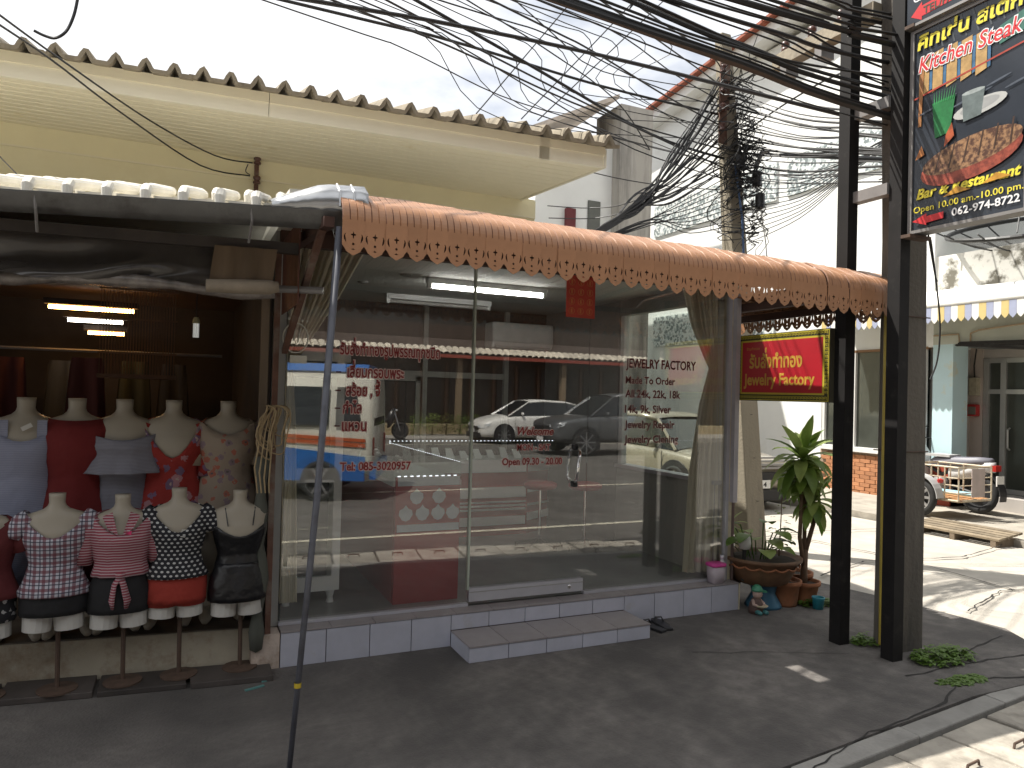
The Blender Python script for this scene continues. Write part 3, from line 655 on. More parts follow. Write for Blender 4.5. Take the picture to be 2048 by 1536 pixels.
# ================================================================== POSTS AND SIGNS
M_post = mat('black painted post', (0.012,0.011,0.011), .7, .3, 5, spec=.25, stain=(.026,.024,.022), sscale=8, slo=.58, shi=.7)
SF = thing('sign_frame','black twin-post sign frame beside the concrete pole','sign frame',(3.95,-.97,0))
MB().box(3.875,3.96,-.842,-.757,-.02,5.2).build('post', M_post, SF); MB().box(3.935,4.02,-1.175,-1.09,-.02,5.2).build('post', M_post, SF)
M_gst = mat('grey painted steel', (0.20,0.19,0.185), .5, .15, 6)
for z in (2.87,3.41,4.5): MB().box(3.915,3.985,-1.09,-.757,z-.035,z+.035).build('rung', M_gst, SF)
MB().box(3.93,4.12,-1.24,-1.178,2.545,2.565).build('bracket', M_iron, SF); MB().box(3.93,4.12,-1.24,-1.178,3.81,3.83).build('bracket', M_iron, SF)
# red jewelry sign: faces the left, between post and shop corner
JS = thing('jewelry_sign','red Jewelry Factory signboard with yellow key border beside the shop','sign',(3.85,-.33,1.79))
MB().box(3.838,3.885,-.757,.095,1.545,2.03).build('board', mat('sign board edge',(.05,.045,.03),.6), JS)
M_yel = mat('sign yellow', (0.50,0.42,0.04), .5, .08, 5); M_sred = mat('sign red', (0.42,0.012,0.022), .4, .05, 5); M_key = mat('sign black', (0.03,0.028,0.01), .6)
MB().box(3.8355,3.838,-.755,.093,1.547,2.028).build('border', M_key, JS)
ys, zs = (-.70,.045), (1.605,1.975)
MB().box(3.8335,3.8355,-.716,.06,1.592,1.988).build('border_line', M_yel, JS)
MB().box(3.8315,3.8335,ys[0],ys[1],zs[0],zs[1]).build('red_field', M_sred, JS)
for a in ((-.751,.089,1.551,1.556),(-.751,.089,2.019,2.024)): MB().box(3.8335,3.8355,a[0],a[1],a[2],a[3]).build('border_line', M_yel, JS)
for a in ((-.751,-.746,1.556,2.019),(.084,.089,1.556,2.019)): MB().box(3.8335,3.8355,*a).build('border_line', M_yel, JS)
ky = MB(); s_ = .024
def key(u, v, du, dv):                              # a square meander cell in the sign plane
    def P_(a, b): return (3.8345, u+du[0]*a+dv[0]*b, v+du[1]*a+dv[1]*b)
    pts = [(0,0),(0,1),(1,1),(1,.35),(.5,.35),(.5,.65)]
    for p, q in zip(pts[:-1], pts[1:]): ky.bar(P_(*[c*s_*.8 for c in p]), P_(*[c*s_*.8 for c in q]), .0035, .0015, up=(1,0,0))
for k in range(30):
    y = -.735 + k*.027
    key(y, 1.997, (1,0), (0,1)); key(y, 1.561, (1,0), (0,1))
for k in range(15):
    z = 1.60 + k*.026
    key(-.741, z, (1,0), (0,1)); key(.064, z, (1,0), (0,1))
tag(ky.build('key_pattern', M_yel, JS), kind='stuff')
NY = (0,-1,0)
M_sgold = mat('sign gold', (0.55,0.32,0.045), .45, .08, 6)
text('รับสั่งทำทอง', .50, M_sgold, (3.8305,-.03,1.785), NY, UZ, JS, bold=.03, height=.095)
text('Jewelry Factory', .665, M_sgold, (3.8305,.025,1.66), NY, UZ, JS, bold=.028, height=.085)
text('ร้านทำทอง', .13, M_sgold, (3.8305,.0,1.915), NY, UZ, JS, bold=.0, height=.02)
# restaurant sign box on the far post, hanging over the pavement
KS = thing('restaurant_sign','tall dark Kitchen Steak restaurant lightbox sign high on the post','sign',(4.03,-1.53,2.57))
M_kdark = mat('printed dark sheet', (0.028,0.034,0.045), .22, .15, 3); M_kfr = mat('sign case aluminium', (0.26,0.25,0.24), .4, .1, 8, metal=.4)
U0, V0 = -1.215, 2.585
MB().box(3.985,4.095,-1.875,-1.195,2.575,3.795).build('case', M_kfr, KS)
MB().box(3.981,3.985,-1.86,-1.21,2.588,3.785).build('printed_face', M_kdark, KS)
for a in ((-1.88,-1.855,2.57,3.80),(-1.215,-1.19,2.57,3.80)): MB().box(3.97,3.99,*a).build('frame', M_kfr, KS)
for z in (2.57,3.782): MB().box(3.97,3.99,-1.855,-1.215,z,z+.018).build('frame', M_kfr, KS)
lay = [0]
def SP(u, v, d): return (3.981-.0006-d, U0-u, V0+v)
def shape(pts, m, name='print'):
    lay[0] += 1; d = .00025*lay[0]
    return MB().add([SP(u,v,d) for u,v in pts], [tuple(range(len(pts)))]).build(name, m, KS)
def ell(cu, cv, ru, rv, n=20, rot=0): 
    return [(cu+ru*math.cos(2*math.pi*k/n)*math.cos(rot)-rv*math.sin(2*math.pi*k/n)*math.sin(rot), cv+ru*math.cos(2*math.pi*k/n)*math.sin(rot)+rv*math.sin(2*math.pi*k/n)*math.cos(rot)) for k in range(n)]
def pm(n, c, v=.25, s=25): return mat('print '+n, c, .35, v, s)
for k in range(8): shape([(.06+.07*k,1.19),(.075+.07*k,1.19),(.11+.07*k,1.05),(.10+.07*k,1.05)], pm('slat shade',(.06,.07,.08)))
for k in range(5):
    u = .03+k*.085
    shape([(u,.80),(u+.062,.82),(u+.066,1.04),(u+.004,1.03)], pm('plank',(.42,.27,.11)), 'plank_print')
    shape([(u+.066,.82),(u+.083,.825),(u+.086,1.03),(u+.068,1.03)], pm('blue gap',(.05,.13,.24)))
shape([(.0,.79),(.64,.88),(.64,.89),(.0,.80)], pm('red edge',(.35,.05,.03)))
shape([(.04,1.0),(.065,1.0),(.05,.62),(.03,.62)], pm('chair leg',(.35,.16,.06)))
shape([(.50,1.02),(.64,1.06),(.64,.95),(.50,.92)], pm('teal cloth',(.04,.14,.11)))
for k in range(6): shape(ell(.10+.1*k,.70+.03*math.sin(k*2),.07,.006,12,.2), pm('painted cable reflection',(.07,.085,.11)))  # reflections of overhead cables, painted on the sign face as paler streaks
shape([(.14,.52),(.23,.53),(.26,.74),(.12,.73)], pm('green glass',(.02,.16,.05)))
for k in range(9): shape([(.13+k*.014,.72),(.137+k*.014,.72),(.13+k*.017,.80)], pm('grass blade',(.03,.24,.07)))
shape(ell(.40,.62,.15,.045,20,.1), pm('plate',(.42,.43,.42),.08)); shape(ell(.40,.625,.11,.03,20,.1), pm('plate well',(.30,.31,.31),.08))
shape([(.31,.56),(.41,.57),(.43,.72),(.30,.71)], pm('clear glass',(.12,.15,.15))); shape(ell(.365,.715,.065,.012), pm('glass rim',(.3,.34,.34)))
shape(ell(.345,.345,.29,.115,26,.13), mat('print meat side',(.32,.07,.04),.35,0,26,col2=(.14,.025,.015),lo=.4,hi=.6)); 
shape(ell(.35,.385,.285,.085,26,.13), mat('print grilled top',(.30,.17,.085),.35,0,38,col2=(.07,.03,.018),lo=.42,hi=.58), 'steak_print')
for k in range(6): shape([(.14+k*.085,.31+k*.012),(.149+k*.085,.31+k*.012),(.19+k*.08,.455+k*.009),(.181+k*.08,.455+k*.009)], pm('grill mark',(.05,.025,.015)))
shape([(.20,.45),(.26,.50),(.245,.58),(.21,.52)], pm('flame',(.35,.08,.03),.4)); shape([(.02,.42),(.08,.44),(.06,.50),(.04,.46)], pm('flame glow',(.35,.13,.03),.4))
for u, v in ((.20,.16),(.42,.18)): shape([(u,v),(u+.16,v+.01),(u+.08,v+.045)], pm('bottom flame',(.5,.25,.03),.3))
M_ky = mat('print yellow',(.72,.62,.05),.35,.03); M_kr = mat('print red',(.55,.03,.035),.35,.03); M_kw = mat('print white',(.75,.75,.75),.35,.02)
zt = .0075
text('คิทเช่น สเต็ก', .60, M_ky, SP(.02,1.085,zt), NY, UZ, KS, bold=.03, height=.085, outline=(M_key,.03,-.0006), shear=.1)
text('Kitchen Steak', .59, M_kr, SP(.03,.945,zt), NY, UZ, KS, bold=.010, height=.095, shear=.22, outline=(M_kw,.045,-.0006))
text('Bar & Restaurant', .595, M_ky, SP(.03,.185,zt), NY, UZ, KS, bold=.03, height=.06, shear=.25, outline=(M_key,.05,-.0006))
text('Open 10.00 am.-10.00 pm.', .625, M_ky, SP(.012,.105,zt), NY, UZ, KS, bold=.01, height=.038, split=True)
text('062-974-8722', .37, M_kw, SP(.25,.042,zt), NY, UZ, KS, bold=.02, height=.045)
shape([(.01,.055),(.10,.02),(.10,.033),(.205,.04),(.205,.078),(.10,.072),(.10,.09)], M_kr, 'arrow'); lay[0] += 10
text('50 M', .06, M_ky, SP(.125,.046,.011), NY, UZ, KS, bold=.02, height=.018)
US = thing('upper_sign','dark signboard with red arrow above the restaurant sign','sign',(4.0,-1.45,3.9))
MB().box(3.945,3.985,-1.88,-1.181,3.822,4.75).build('board', M_kdark, US)
for a in ((-1.88,-1.181,3.808,3.824),): MB().box(3.935,3.99,*a).build('frame', M_kfr, US)
MB().add([(3.9435,-1.10-u-.09,3.832+v) for u,v in [(.02,.045),(.09,0),(.09,.022),(.68,.045),(.68,.115),(.09,.085),(.09,.11)]], [tuple(range(7))]).build('arrow', M_kr, US)
text('TEL/FAX', .23, M_key, (3.942,-1.29,3.862), NY, UZ, US, bold=.02, height=.045)
text('CARDA', .20, M_kw, (3.9435,-1.225,3.955), NY, UZ, US, bold=.02, height=.045)
text('M', .05, M_kw, (3.9435,-1.44,3.965), NY, UZ, US, bold=.02, height=.045)

# ================================================================== CLOTHES SHOP
def SK(x): return .13 - .12*x                                     # slightly skewed front line of the platform
CS = thing('clothes_shop','dark open clothes shop with a raised concrete platform','shop',(-.8,1.5,0))
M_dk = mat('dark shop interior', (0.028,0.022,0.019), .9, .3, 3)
M_plat = mat('stained plaster platform', (0.40,0.36,0.28), .95, .12, 4, bump=.5, bscale=30, stain=(.20,.13,.08), sscale=3.2, slo=.48, shi=.66)
MB().prism([(-4,SK(-4),-.05),(.46,SK(.46),-.05),(.46,3.3,-.05),(-4,3.3,-.05)], (0,0,.26)).build('platform', M_plat, CS)
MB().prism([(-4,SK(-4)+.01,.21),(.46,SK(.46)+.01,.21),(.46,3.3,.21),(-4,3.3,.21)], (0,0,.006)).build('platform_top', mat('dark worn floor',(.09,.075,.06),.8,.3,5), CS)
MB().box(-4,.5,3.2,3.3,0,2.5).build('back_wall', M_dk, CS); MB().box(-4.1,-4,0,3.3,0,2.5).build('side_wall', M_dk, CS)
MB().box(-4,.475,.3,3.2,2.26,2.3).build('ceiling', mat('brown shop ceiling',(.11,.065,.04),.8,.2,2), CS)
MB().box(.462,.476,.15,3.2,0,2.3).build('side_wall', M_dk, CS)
M_oldw = mat('weathered timber', (0.17,0.13,0.09), .85, .3, 7, streak=True, bump=.3, stain=(.07,.05,.035), sscale=3)
M_rust = mat('rusty steel', (0.13,0.065,0.045), .8, .35, 9, stain=(.22,.19,.16), sscale=5)
MB().box(.405,.445,.03,.075,-.02,2.34).build('post', M_oldw, CS); MB().box(.47,.50,.02,.05,.19,2.34).build('post', M_rust, CS)
MB().bar((.53,.03,1.75),(.56,-.9,2.26), .03).build('brace', M_rust, CS); MB().bar((-4,-.10,2.20),(.50,-.60,2.21), .05,.05).build('front_beam', mat('dark eave beam',(.045,.036,.03),.7,.3,6), CS)
MB().bar((.56,.06,2.34),(.57,-1.0,2.27), .045).build('side_beam', M_brown, CS)
MB().tube([(.30,-.5,2.02),(.62,-.62,2.02)], .018, 8).build('bracket_pipe', M_gst, CS)
# brown side boards between the shops
for k in range(6):
    MB().box(.503,.509,-.60+k*.1,-.505+k*.1,1.95,2.36).build('side_board', mat('red brown board',(.12,.045,.03),.7,.25,6,rndv=.15), CS)
# dark planks lying along the foot of the platform
for k in range(6):
    x0 = -2.0 + k*.42; x1 = x0+.40
    o = MB().prism([(x0,SK(x0)-.25+rnd.uniform(-.01,.01),0),(x1,SK(x1)-.25+rnd.uniform(-.01,.01),0),(x1,SK(x1)-.02,0),(x0,SK(x0)-.02,0)], (0,0,.028+.004*(k%2))).build('floor_plank', mat('dark floor plank',(.06,.05,.045),.7,.3,6,rndv=.3), None, bevel=.004)
    tag(o, 'dark plank lying at the foot of the shop platform', 'plank', 'planks along the platform foot')
# roof edge: white ribbed tiles over a grey gutter
M_wtile = mat('white ribbed roof tile', (0.76,0.73,0.65), .6, .08, 8, rndv=.04, stain=(.5,.44,.34), sscale=6, slo=.6, shi=.8)
def GY(x): return -.78 - .20*x
def GZ(x): return 2.305 + .02*x
tl = MB()
for s_ in range(5): tl.box(-.073,.073, s_*.085,(s_+1)*.085+.006, .006+s_*.020, .020+s_*.020)
for s_ in range(3): tl.box(-.05,.045,-.016+.005*s_,.03,.002+.012*s_,.010+.012*s_)
tl.tube([(.066,-.03,.006),(.066,-.022,.045),(.066,.0,.066),(.066,.1,.09),(.066,.42,.162)], [.018,.023,.024,.024,.024], 10)
first = None
for k in range(19):
    x = .44 - .145*(k+.5)
    for r_ in range(2):
        loc = (x+.8, GY(x)+.03+r_*.41-1.5, GZ(x)+.012+r_*.105)
        if first is None: first = tl.build('roof_tile', M_wtile, CS, local=True); first.location = loc; first.rotation_euler = (0,0,-.20)
        else: shared(first, 'roof_tile', CS, loc, (rnd.uniform(-.01,.01),0,-.20))
MB().prism([(-4.2,.95,2.53),(.44,.0,2.50),(.45,-.62,2.47),(.67,-.66,2.47),(.67,3.4,2.9),(-4.2,3.4,2.9)], (0,0,.02)).build('roof_deck', M_wtile, CS)
M_gut = mat('grey tin gutter', (0.14,0.14,0.135), .45, .2, 6, metal=.3, stain=(.06,.055,.05), sscale=4)
prof = [(.07,.005),(.05,-.045),(.0,-.06),(-.05,-.04),(-.065,.008),(-.072,.014),(-.06,.012)]
P = [[(x, GY(x)+a, GZ(x)+b) for a, b in prof] for x in (-3.2,-2,-1.2,-.6,0,.35,.57,.745)]
gu = MB().grid(P).build('gutter', M_gut, CS, smooth=True, thick=.003)
for x in (-.55,.26,-1.4): MB().tube([(x,GY(x)-.06,GZ(x)+.01),(x+.005,GY(x)-.05,GZ(x)-.05),(x,GY(x)+.03,GZ(x)-.13)], .006, 5).build('gutter_strap', M_gst, gu)
M_galv = mat('galvanised sheet', (0.48,0.49,0.50), .28, .15, 5, metal=.8)
P = []
for k in range(9):
    x = .34 + .40*k/8; e = min(1, max(0, (x-.34)/.22)); h = .035 + .085*e
    P.append([(x, GY(x)-.072+.004*(k%2), GZ(x)+.012), (x, GY(x)-.06, GZ(x)+.012+h*.7), (x, GY(x)+.03, GZ(x)+.03+h), (x, GY(x)+.3, GZ(x)+.07+h)])
MB().grid(P).build('flashing', M_galv, CS, smooth=True, thick=.002)
for x in (.62,.68): MB().tube([(x,GY(x)-.073,GZ(x)+.03),(x,GY(x)-.062,GZ(x)+.10),(x,GY(x)+.02,GZ(x)+.15)], .006, 6).build('seam', M_galv, gu)
# wrinkled plastic sheet rolled under the eave
M_tarp = mat('smoky plastic sheet', (0.055,0.048,0.042), .22, .25, 5, spec=.7, bump=.0)
P = []
for j in range(15):
    v = j/14; row = []
    for k in range(90):
        x = -2.6 + 2.85*k/89
        y = -.52-.13*x + .02*math.sin(k*.55+3*v)*v + .035*math.sin(k*.21+5*v*v)*v + .03*v*math.sin(6*v+x*3) - .05*v
        z = 2.205 - .20*v + .012*math.sin(k*.33+1.7*v)*v - .012*v*v*math.sin(k*.13)
        row.append((x,y,z))
    P.append(row)
tp = tag(MB().grid(P).build('plastic_sheet', M_tarp, None, smooth=True), 'wrinkled smoky plastic sheet rolled up under the shop eave', 'tarpaulin')
pts = [(-2.6+.15*k, -.56-.13*(-2.6+.15*k)+.012*math.sin(k*1.7), 1.995+.012*math.sin(k*.9)) for k in range(21)]
MB().tube(pts, [.028+.008*math.sin(k*2.1) for k in range(21)], 10).build('roll', mat('cloudy plastic roll',(.16,.14,.125),.25,.5,14,spec=.7,bump=.4,bscale=14), tp, smooth=True)
cl = tag(MB().grid([[( .13+.27*k/14-.02*v, -.61-.035*k/14*1.0+.006*math.sin(k*1.3), 2.19-.17*v) for k in range(15)] for v in (0,.35,.7,1)]).build('brown_cloth', mat('brown cloth',(.13,.09,.055),.9,.25,7,streak=True), None, smooth=True), 'brown cloth hanging over the rolled plastic sheet', 'cloth')
MB().tube([(.10,-.62,2.0),(.25,-.64,2.005),(.37,-.655,2.01),(.41,-.66,2.015)], [.03,.034,.034,.024], 10).build('cloth_roll', mat('beige cloth',(.24,.20,.15),.9,.2,8), cl, smooth=True)
MB().box(-3,-.58,-.40,-.37,2.105,2.125).build('lamp_batten', M_gst, CS)
# leaning pipe that props the awning corner
tag(MB().tube([(.615,-1.0,2.25),(.54,-1.08,1.1),(.445,-1.17,0)], [.0165,.0145,.011], 12).build('prop_pipe', mat('blue grey steel pipe',(.085,.09,.11),.5,.2,8,stain=(.05,.05,.06),sscale=12), None, smooth=True), 'leaning grey steel pipe propping the awning corner', 'pipe')
MB().lathe([(.0145,-.01),(.0145,.01)], (.474,-1.143,.345), 12, cap=False).build('yellow_tape', mat('yellow tape',(.45,.33,.02),.5), bpy.data.objects['prop_pipe'])
MB().tube([(.615,-.95,2.225),(.60,-1.01,2.228)], [.016,.016], 12, cap=False).build('pipe_stub', M_gst, CS)
# rolled dark cloth tied round the post, rope coils hanging above it
bz = [(.03+.018*math.sin(k*1.9)*.5+.012*(1 if k in (3,4,5) else 0), .12+.095*k) for k in range(12)]
wr = tag(fixn(MB().lathe([(.0,.10)]+bz+[(.0,1.17)], (.425,-.0,0), 12, sx=1.1).build('rolled_cloth', mat('grey green cloth',(.085,.09,.075),.9,.3,6,streak=True), None, smooth=True)), 'dark grey-green cloth rolled and tied round the shop post', 'cloth')
M_rope = mat('tan rope', (0.34,0.26,0.15), .9, .2, 30)
rope = thing('rope_coil','coil of tan rope hanging on the shop post','rope',(.46,-.04,1.4))
for k in range(7):
    a = rnd.uniform(.03,.075); b = rnd.uniform(.07,.15); cx_ = .46+rnd.uniform(-.03,.05); dy = rnd.uniform(-.03,.02)
    MB().tube([(cx_+a*math.sin(2*math.pi*q/16)+.02*math.sin(q), -.06+dy+.01*math.cos(q*.8), 1.45-b+b*math.cos(2*math.pi*q/16)) for q in range(17)], .0045, 6).build('loop', M_rope, rope)
for k in range(4): MB().tube([(.44+.02*k,-.06,1.44),(.41+.02*k,-.075,1.3),(.38+.025*k,-.09,1.12-.03*k),(.40+.02*k,-.08,.98)], .0045, 6).build('strand', M_rope, rope)
# lamps deep in the shop
def shop_tube(label, x0, x1, y, z, col, e):
    f = thing('shop_lamp', label, 'lamp', ((x0+x1)/2,y,z))
    MB().box(x0-.03,x1+.03,y-.03,y+.03,z+.02,z+.06).build('batten', M_dk, f); MB().tube([(x0,y,z),(x1,y,z)], .014, 8).build('tube', mat('tube '+label[:9],col,.4,0,emit=e), f)
shop_tube('warm orange fluorescent tube high in the clothes shop', -.86,-.32,1.9,2.085,(1.0,.50,.14),26)
shop_tube('white fluorescent tube in the middle of the clothes shop', -.80,-.42,2.4,2.035,(1.0,.90,.76),14)
shop_tube('short dim orange tube lowest in the clothes shop', -.68,-.42,2.6,1.955,(1.0,.46,.12),18)
bu = thing('spiral_bulb','unlit white compact bulb with faint added glow hanging in the clothes shop','bulb',(.09,.9,1.95))
MB().lathe([(.014,1.985),(.02,1.97),(.024,1.945)], (.09,.9,0), 10).build('base', mat('yellowed bulb base',(.40,.36,.2),.5), bu)
for dx in (-.012,0,.012): MB().tube([(.09+dx,.9-.008,1.945),(.09+dx,.9-.008,1.855)], .006, 8).build('tube', mat('glowing bulb glass',(.55,.55,.52),.3,emit=.25), bu)  # the bulb is off; a faint glow is put into its glass
MB().tube([(.09,.9,1.98),(.09,.9,2.26)], .003, 4).build('flex', M_blk, bu)
cg = thing('bamboo_cage','tall bamboo bird cage hanging in the clothes shop','cage',(-.26,1.5,1.6))
M_bam = mat('dark bamboo',(.12,.06,.03),.7,.3,10)
bars = MB()
for k in range(26):
    x = -.49+.018*k; bars.box(x,x+.004,1.38,1.384,1.60,2.2); bars.box(x,x+.004,1.78,1.784,1.60,2.2)
tag(bars.build('bars', M_bam, cg), kind='stuff')
for z in (1.60,1.75,1.98,2.18): MB().box(-.50,-.02,1.37,1.392,z,z+.012).build('hoop', M_bam, cg)
MB().box(-.50,-.02,1.37,1.79,1.585,1.60).build('floor', M_bam, cg)
M_gar = [mat('garment %d' % k, c, .9, .3, 5, streak=True) for k, c in enumerate([(.10,.03,.025),(.05,.055,.04),(.03,.03,.035),(.12,.06,.03),(.07,.02,.02),(.05,.05,.05)])]
for k in range(9):
    x = -2.2+.27*k; y = 1.6+.5*(k%3); 
    o = tag(MB().grid([[(x+(.10+.05*v)*math.cos(a*math.pi/7)*1.0, y+.05*math.sin(a*2.2)*(.5+v), 1.72-.75*v-(.04 if a in (0,7) else 0)*(1-v)) for a in range(8)] for v in (0,.15,.5,1)]).build('hanging_garment', M_gar[k % 6], None, smooth=True),
        'dark garment hanging on a rail deep in the clothes shop', 'garment', 'garments on the rail')
MB().tube([(-2.6,1.9,1.78),(.3,1.9,1.78)], .012, 6).build('clothes_rail', M_gst, CS)

# ------------------------------------------------------------------ patterned cloth
def cloth_mat(name, kind, cs, f=40.0, w=.5, rough=.85):
    if name in MATS: return MATS[name]
    m = bpy.data.materials.new(name); m.use_nodes = True; t = m.node_tree; lk = t.links.new; b = t.nodes['Principled BSDF']; b.inputs['Roughness'].default_value = rough
    co = node(t,'ShaderNodeTexCoord'); sx = node(t,'ShaderNodeSeparateXYZ'); lk(co.outputs['Object'], sx.inputs[0])
    def ma(op, a, b_=None):
        n = node(t,'ShaderNodeMath', operation=op)
        for i, q in enumerate((a, b_)):
            if q is None: continue
            if isinstance(q, (int,float)): n.inputs[i].default_value = q
            else: lk(q, n.inputs[i])
        return n.outputs[0]
    def mixc(fac, a, c):
        n = node(t,'ShaderNodeMix', data_type='RGBA')
        if isinstance(fac,(int,float)): n.inputs[0].default_value = fac
        else: lk(fac, n.inputs[0])
        for i, q in ((6,a),(7,c)):
            if isinstance(q, tuple): n.inputs[i].default_value = c4(q)
            else: lk(q, n.inputs[i])
        return n.outputs[2]
    def stripe(ax, fr, wd, off=0.0): return ma('LESS_THAN', ma('FRACT', ma('ADD', ma('MULTIPLY', sx.outputs[ax], fr), off)), wd)
    if kind == 'stripe': cur = mixc(stripe(2, f, w), cs[0], cs[1])
    elif kind == 'plaid':
        cur = mixc(ma('MULTIPLY', stripe(0,f,w),.75), cs[0], cs[1]); cur = mixc(ma('MULTIPLY', stripe(2,f,w),.75), cur, cs[1])
        cur = mixc(ma('MULTIPLY', stripe(0,f,w*.4,.35),.8), cur, cs[2]); cur = mixc(ma('MULTIPLY', stripe(2,f,w*.4,.35),.8), cur, cs[2])
    elif kind == 'dots':
        zz = ma('MULTIPLY', sx.outputs[2], f); row = ma('FLOOR', zz); xx = ma('ADD', ma('MULTIPLY', sx.outputs[0], f*.75), ma('MULTIPLY', row, .5))
        dx = ma('SUBTRACT', ma('FRACT', xx), .5); dz = ma('SUBTRACT', ma('FRACT', zz), .5)
        d = ma('ADD', ma('MULTIPLY', dx, dx), ma('MULTIPLY', dz, dz)); cur = mixc(ma('LESS_THAN', d, w*w), cs[0], cs[1])
    elif kind == 'floral':
        v = node(t,'ShaderNodeTexVoronoi'); v.inputs['Scale'].default_value = f; lk(co.outputs['Object'], v.inputs['Vector']); nz = node(t,'ShaderNodeTexNoise'); nz.inputs['Scale'].default_value = f*4; lk(co.outputs['Object'], nz.inputs['Vector'])
        d = ma('ADD', v.outputs['Distance'], ma('MULTIPLY', ma('SUBTRACT', nz.outputs['Fac'], .5), .5)); sp = node(t,'ShaderNodeSeparateColor'); lk(v.outputs['Color'], sp.inputs[0])
        pet_ = mixc(ma('GREATER_THAN', sp.outputs[0], .5), cs[1], cs[2]); cur = mixc(ma('LESS_THAN', d, w), cs[0], pet_); cur = mixc(ma('LESS_THAN', d, w*.35), cur, cs[3])
    else:
        nz = node(t,'ShaderNodeTexNoise'); nz.inputs['Scale'].default_value = 9; lk(co.outputs['Object'], nz.inputs['Vector']); cur = mixc(ma('MULTIPLY', nz.outputs['Fac'], .5), cs[0], tuple(c*.6 for c in cs[0]))
    lk(cur, b.inputs['Base Color'])
    n2 = node(t,'ShaderNodeTexNoise'); n2.inputs['Scale'].default_value = 14; lk(co.outputs['Object'], n2.inputs['Vector']); bp = node(t,'ShaderNodeBump'); bp.inputs['Strength'].default_value = .6; bp.inputs['Distance'].default_value = .02
    lk(n2.outputs['Fac'], bp.inputs['Height']); lk(bp.outputs[0], b.inputs['Normal']); MATS[name] = m; return m
# ------------------------------------------------------------------ mannequins
M_skin = mat('mannequin plastic', (0.33,0.295,0.235), .45, .06, 5)
M_skinw = mat('white mannequin plastic', (0.50,0.49,0.46), .5, .04, 5)
# torso profile measured down from the neck top: (drop, half width, half depth, y shift)
TP = [(0,.034,.034,.0),(.045,.032,.034,.0),(.07,.04,.04,.0),(.085,.075,.046,.0),(.10,.118,.052,.0),(.13,.133,.062,.0),(.17,.124,.072,-.004),(.215,.118,.088,-.012),(.26,.108,.078,-.006),(.34,.088,.064,0),(.40,.100,.070,0),(.47,.124,.086,.006),(.52,.128,.090,.008),(.56,.126,.088,.006)]
def prof(d):
    for a, b in zip(TP[:-1], TP[1:]):
        if d <= b[0]:
            t = (d-a[0])/(b[0]-a[0]); return tuple(a[i]+(b[i]-a[i])*t for i in (1,2,3))
    return TP[-1][1:]
NA = 28
def ring(d, zt, s, x, y, grow=0.0):
    rx, ry, cy = prof(d); return [(x+(rx*1.08+grow)*s*math.cos(2*math.pi*j/NA), y+cy*s+(ry+grow)*s*math.sin(2*math.pi*j/NA), zt-d*s) for j in range(NA)]
def shell(x, y, zt, s, front, side, back, hem, grow, flare, m, name, par, ruf=0.0, rows=14, hemv=0.0):
    """cloth round the torso; front/side/back = drop of the upper edge there, hem = drop of the lower edge"""
    P = []
    for i in range(rows+1):
        t = i/rows; r_ = []
        for j in range(NA):
            a = 2*math.pi*j/NA; f = -math.sin(a)                       # 1 at the front
            e = side + (front-side)*max(0,f)**3 + (back-side)*max(0,-f)**2
            hd = hem + hemv*math.cos(a)**2
            d = e + (hd-e)*t; rx, ry, cy = prof(min(d,.56)); g_ = grow + flare*max(0,(t-.45)/.55)**1.3 + ruf*t*math.sin(a*9+x*20) + .003*math.sin(a*13+d*30)
            r_.append((x+(rx*1.08+g_)*s*math.cos(a), y+cy*s+(ry+g_)*s*math.sin(a), zt-d*s))
        P.append(r_)
    return MB().loft(P, cap=False).build(name, m, par, smooth=True, thick=.003)
def sleeve(x, y, zt, s, sd, ln, r0, r1, m, par, out=.5, drop=.11, name='sleeve', fwd=0):
    a = Vector((x+sd*.105*s, y, zt-drop*s)); d = Vector((sd*out, -fwd, -1)).normalized()
    pts = [a + d*ln*k/4 + Vector((sd*.012*math.sin(k*.8),0,0)) for k in range(5)]
    return MB().tube(pts, [r0*s*.8, r0*s, r0*s*1.02, (r0+r1)/2*s, r1*s], 14, cap=False).build(name, m, par, smooth=True, thick=.003)
def arm(x, y, zt, s, sd, par, ln=.46, out=.22, fwd=.05):
    a = Vector((x+sd*.115*s, y, zt-.115*s)); e = a+Vector((sd*out*.5,-.0,-ln*.5))*s; w_ = e+Vector((sd*out*.15,-fwd,-ln*.5))*s
    o = MB().tube([a,e,w_], [.034*s,.027*s,.018*s], 12).build('arm', M_skin, par, smooth=True)
    h = MB(); h.tube([w_, w_+Vector((0,-.01,-.05))*s], [.018*s,.024*s], 8, flat=.5)
    for k in range(4): h.tube([w_+Vector(((k-1.5)*.011,-.01,-.045))*s, w_+Vector(((k-1.5)*.014,-.018,-.10+.006*abs(k-1.5)))*s], [.0075*s,.005*s], 6)
    h.tube([w_+Vector((-sd*.02,-.012,-.02))*s, w_+Vector((-sd*.034,-.03,-.06))*s], [.008*s,.006*s], 6); h.build('hand', M_skin, o)
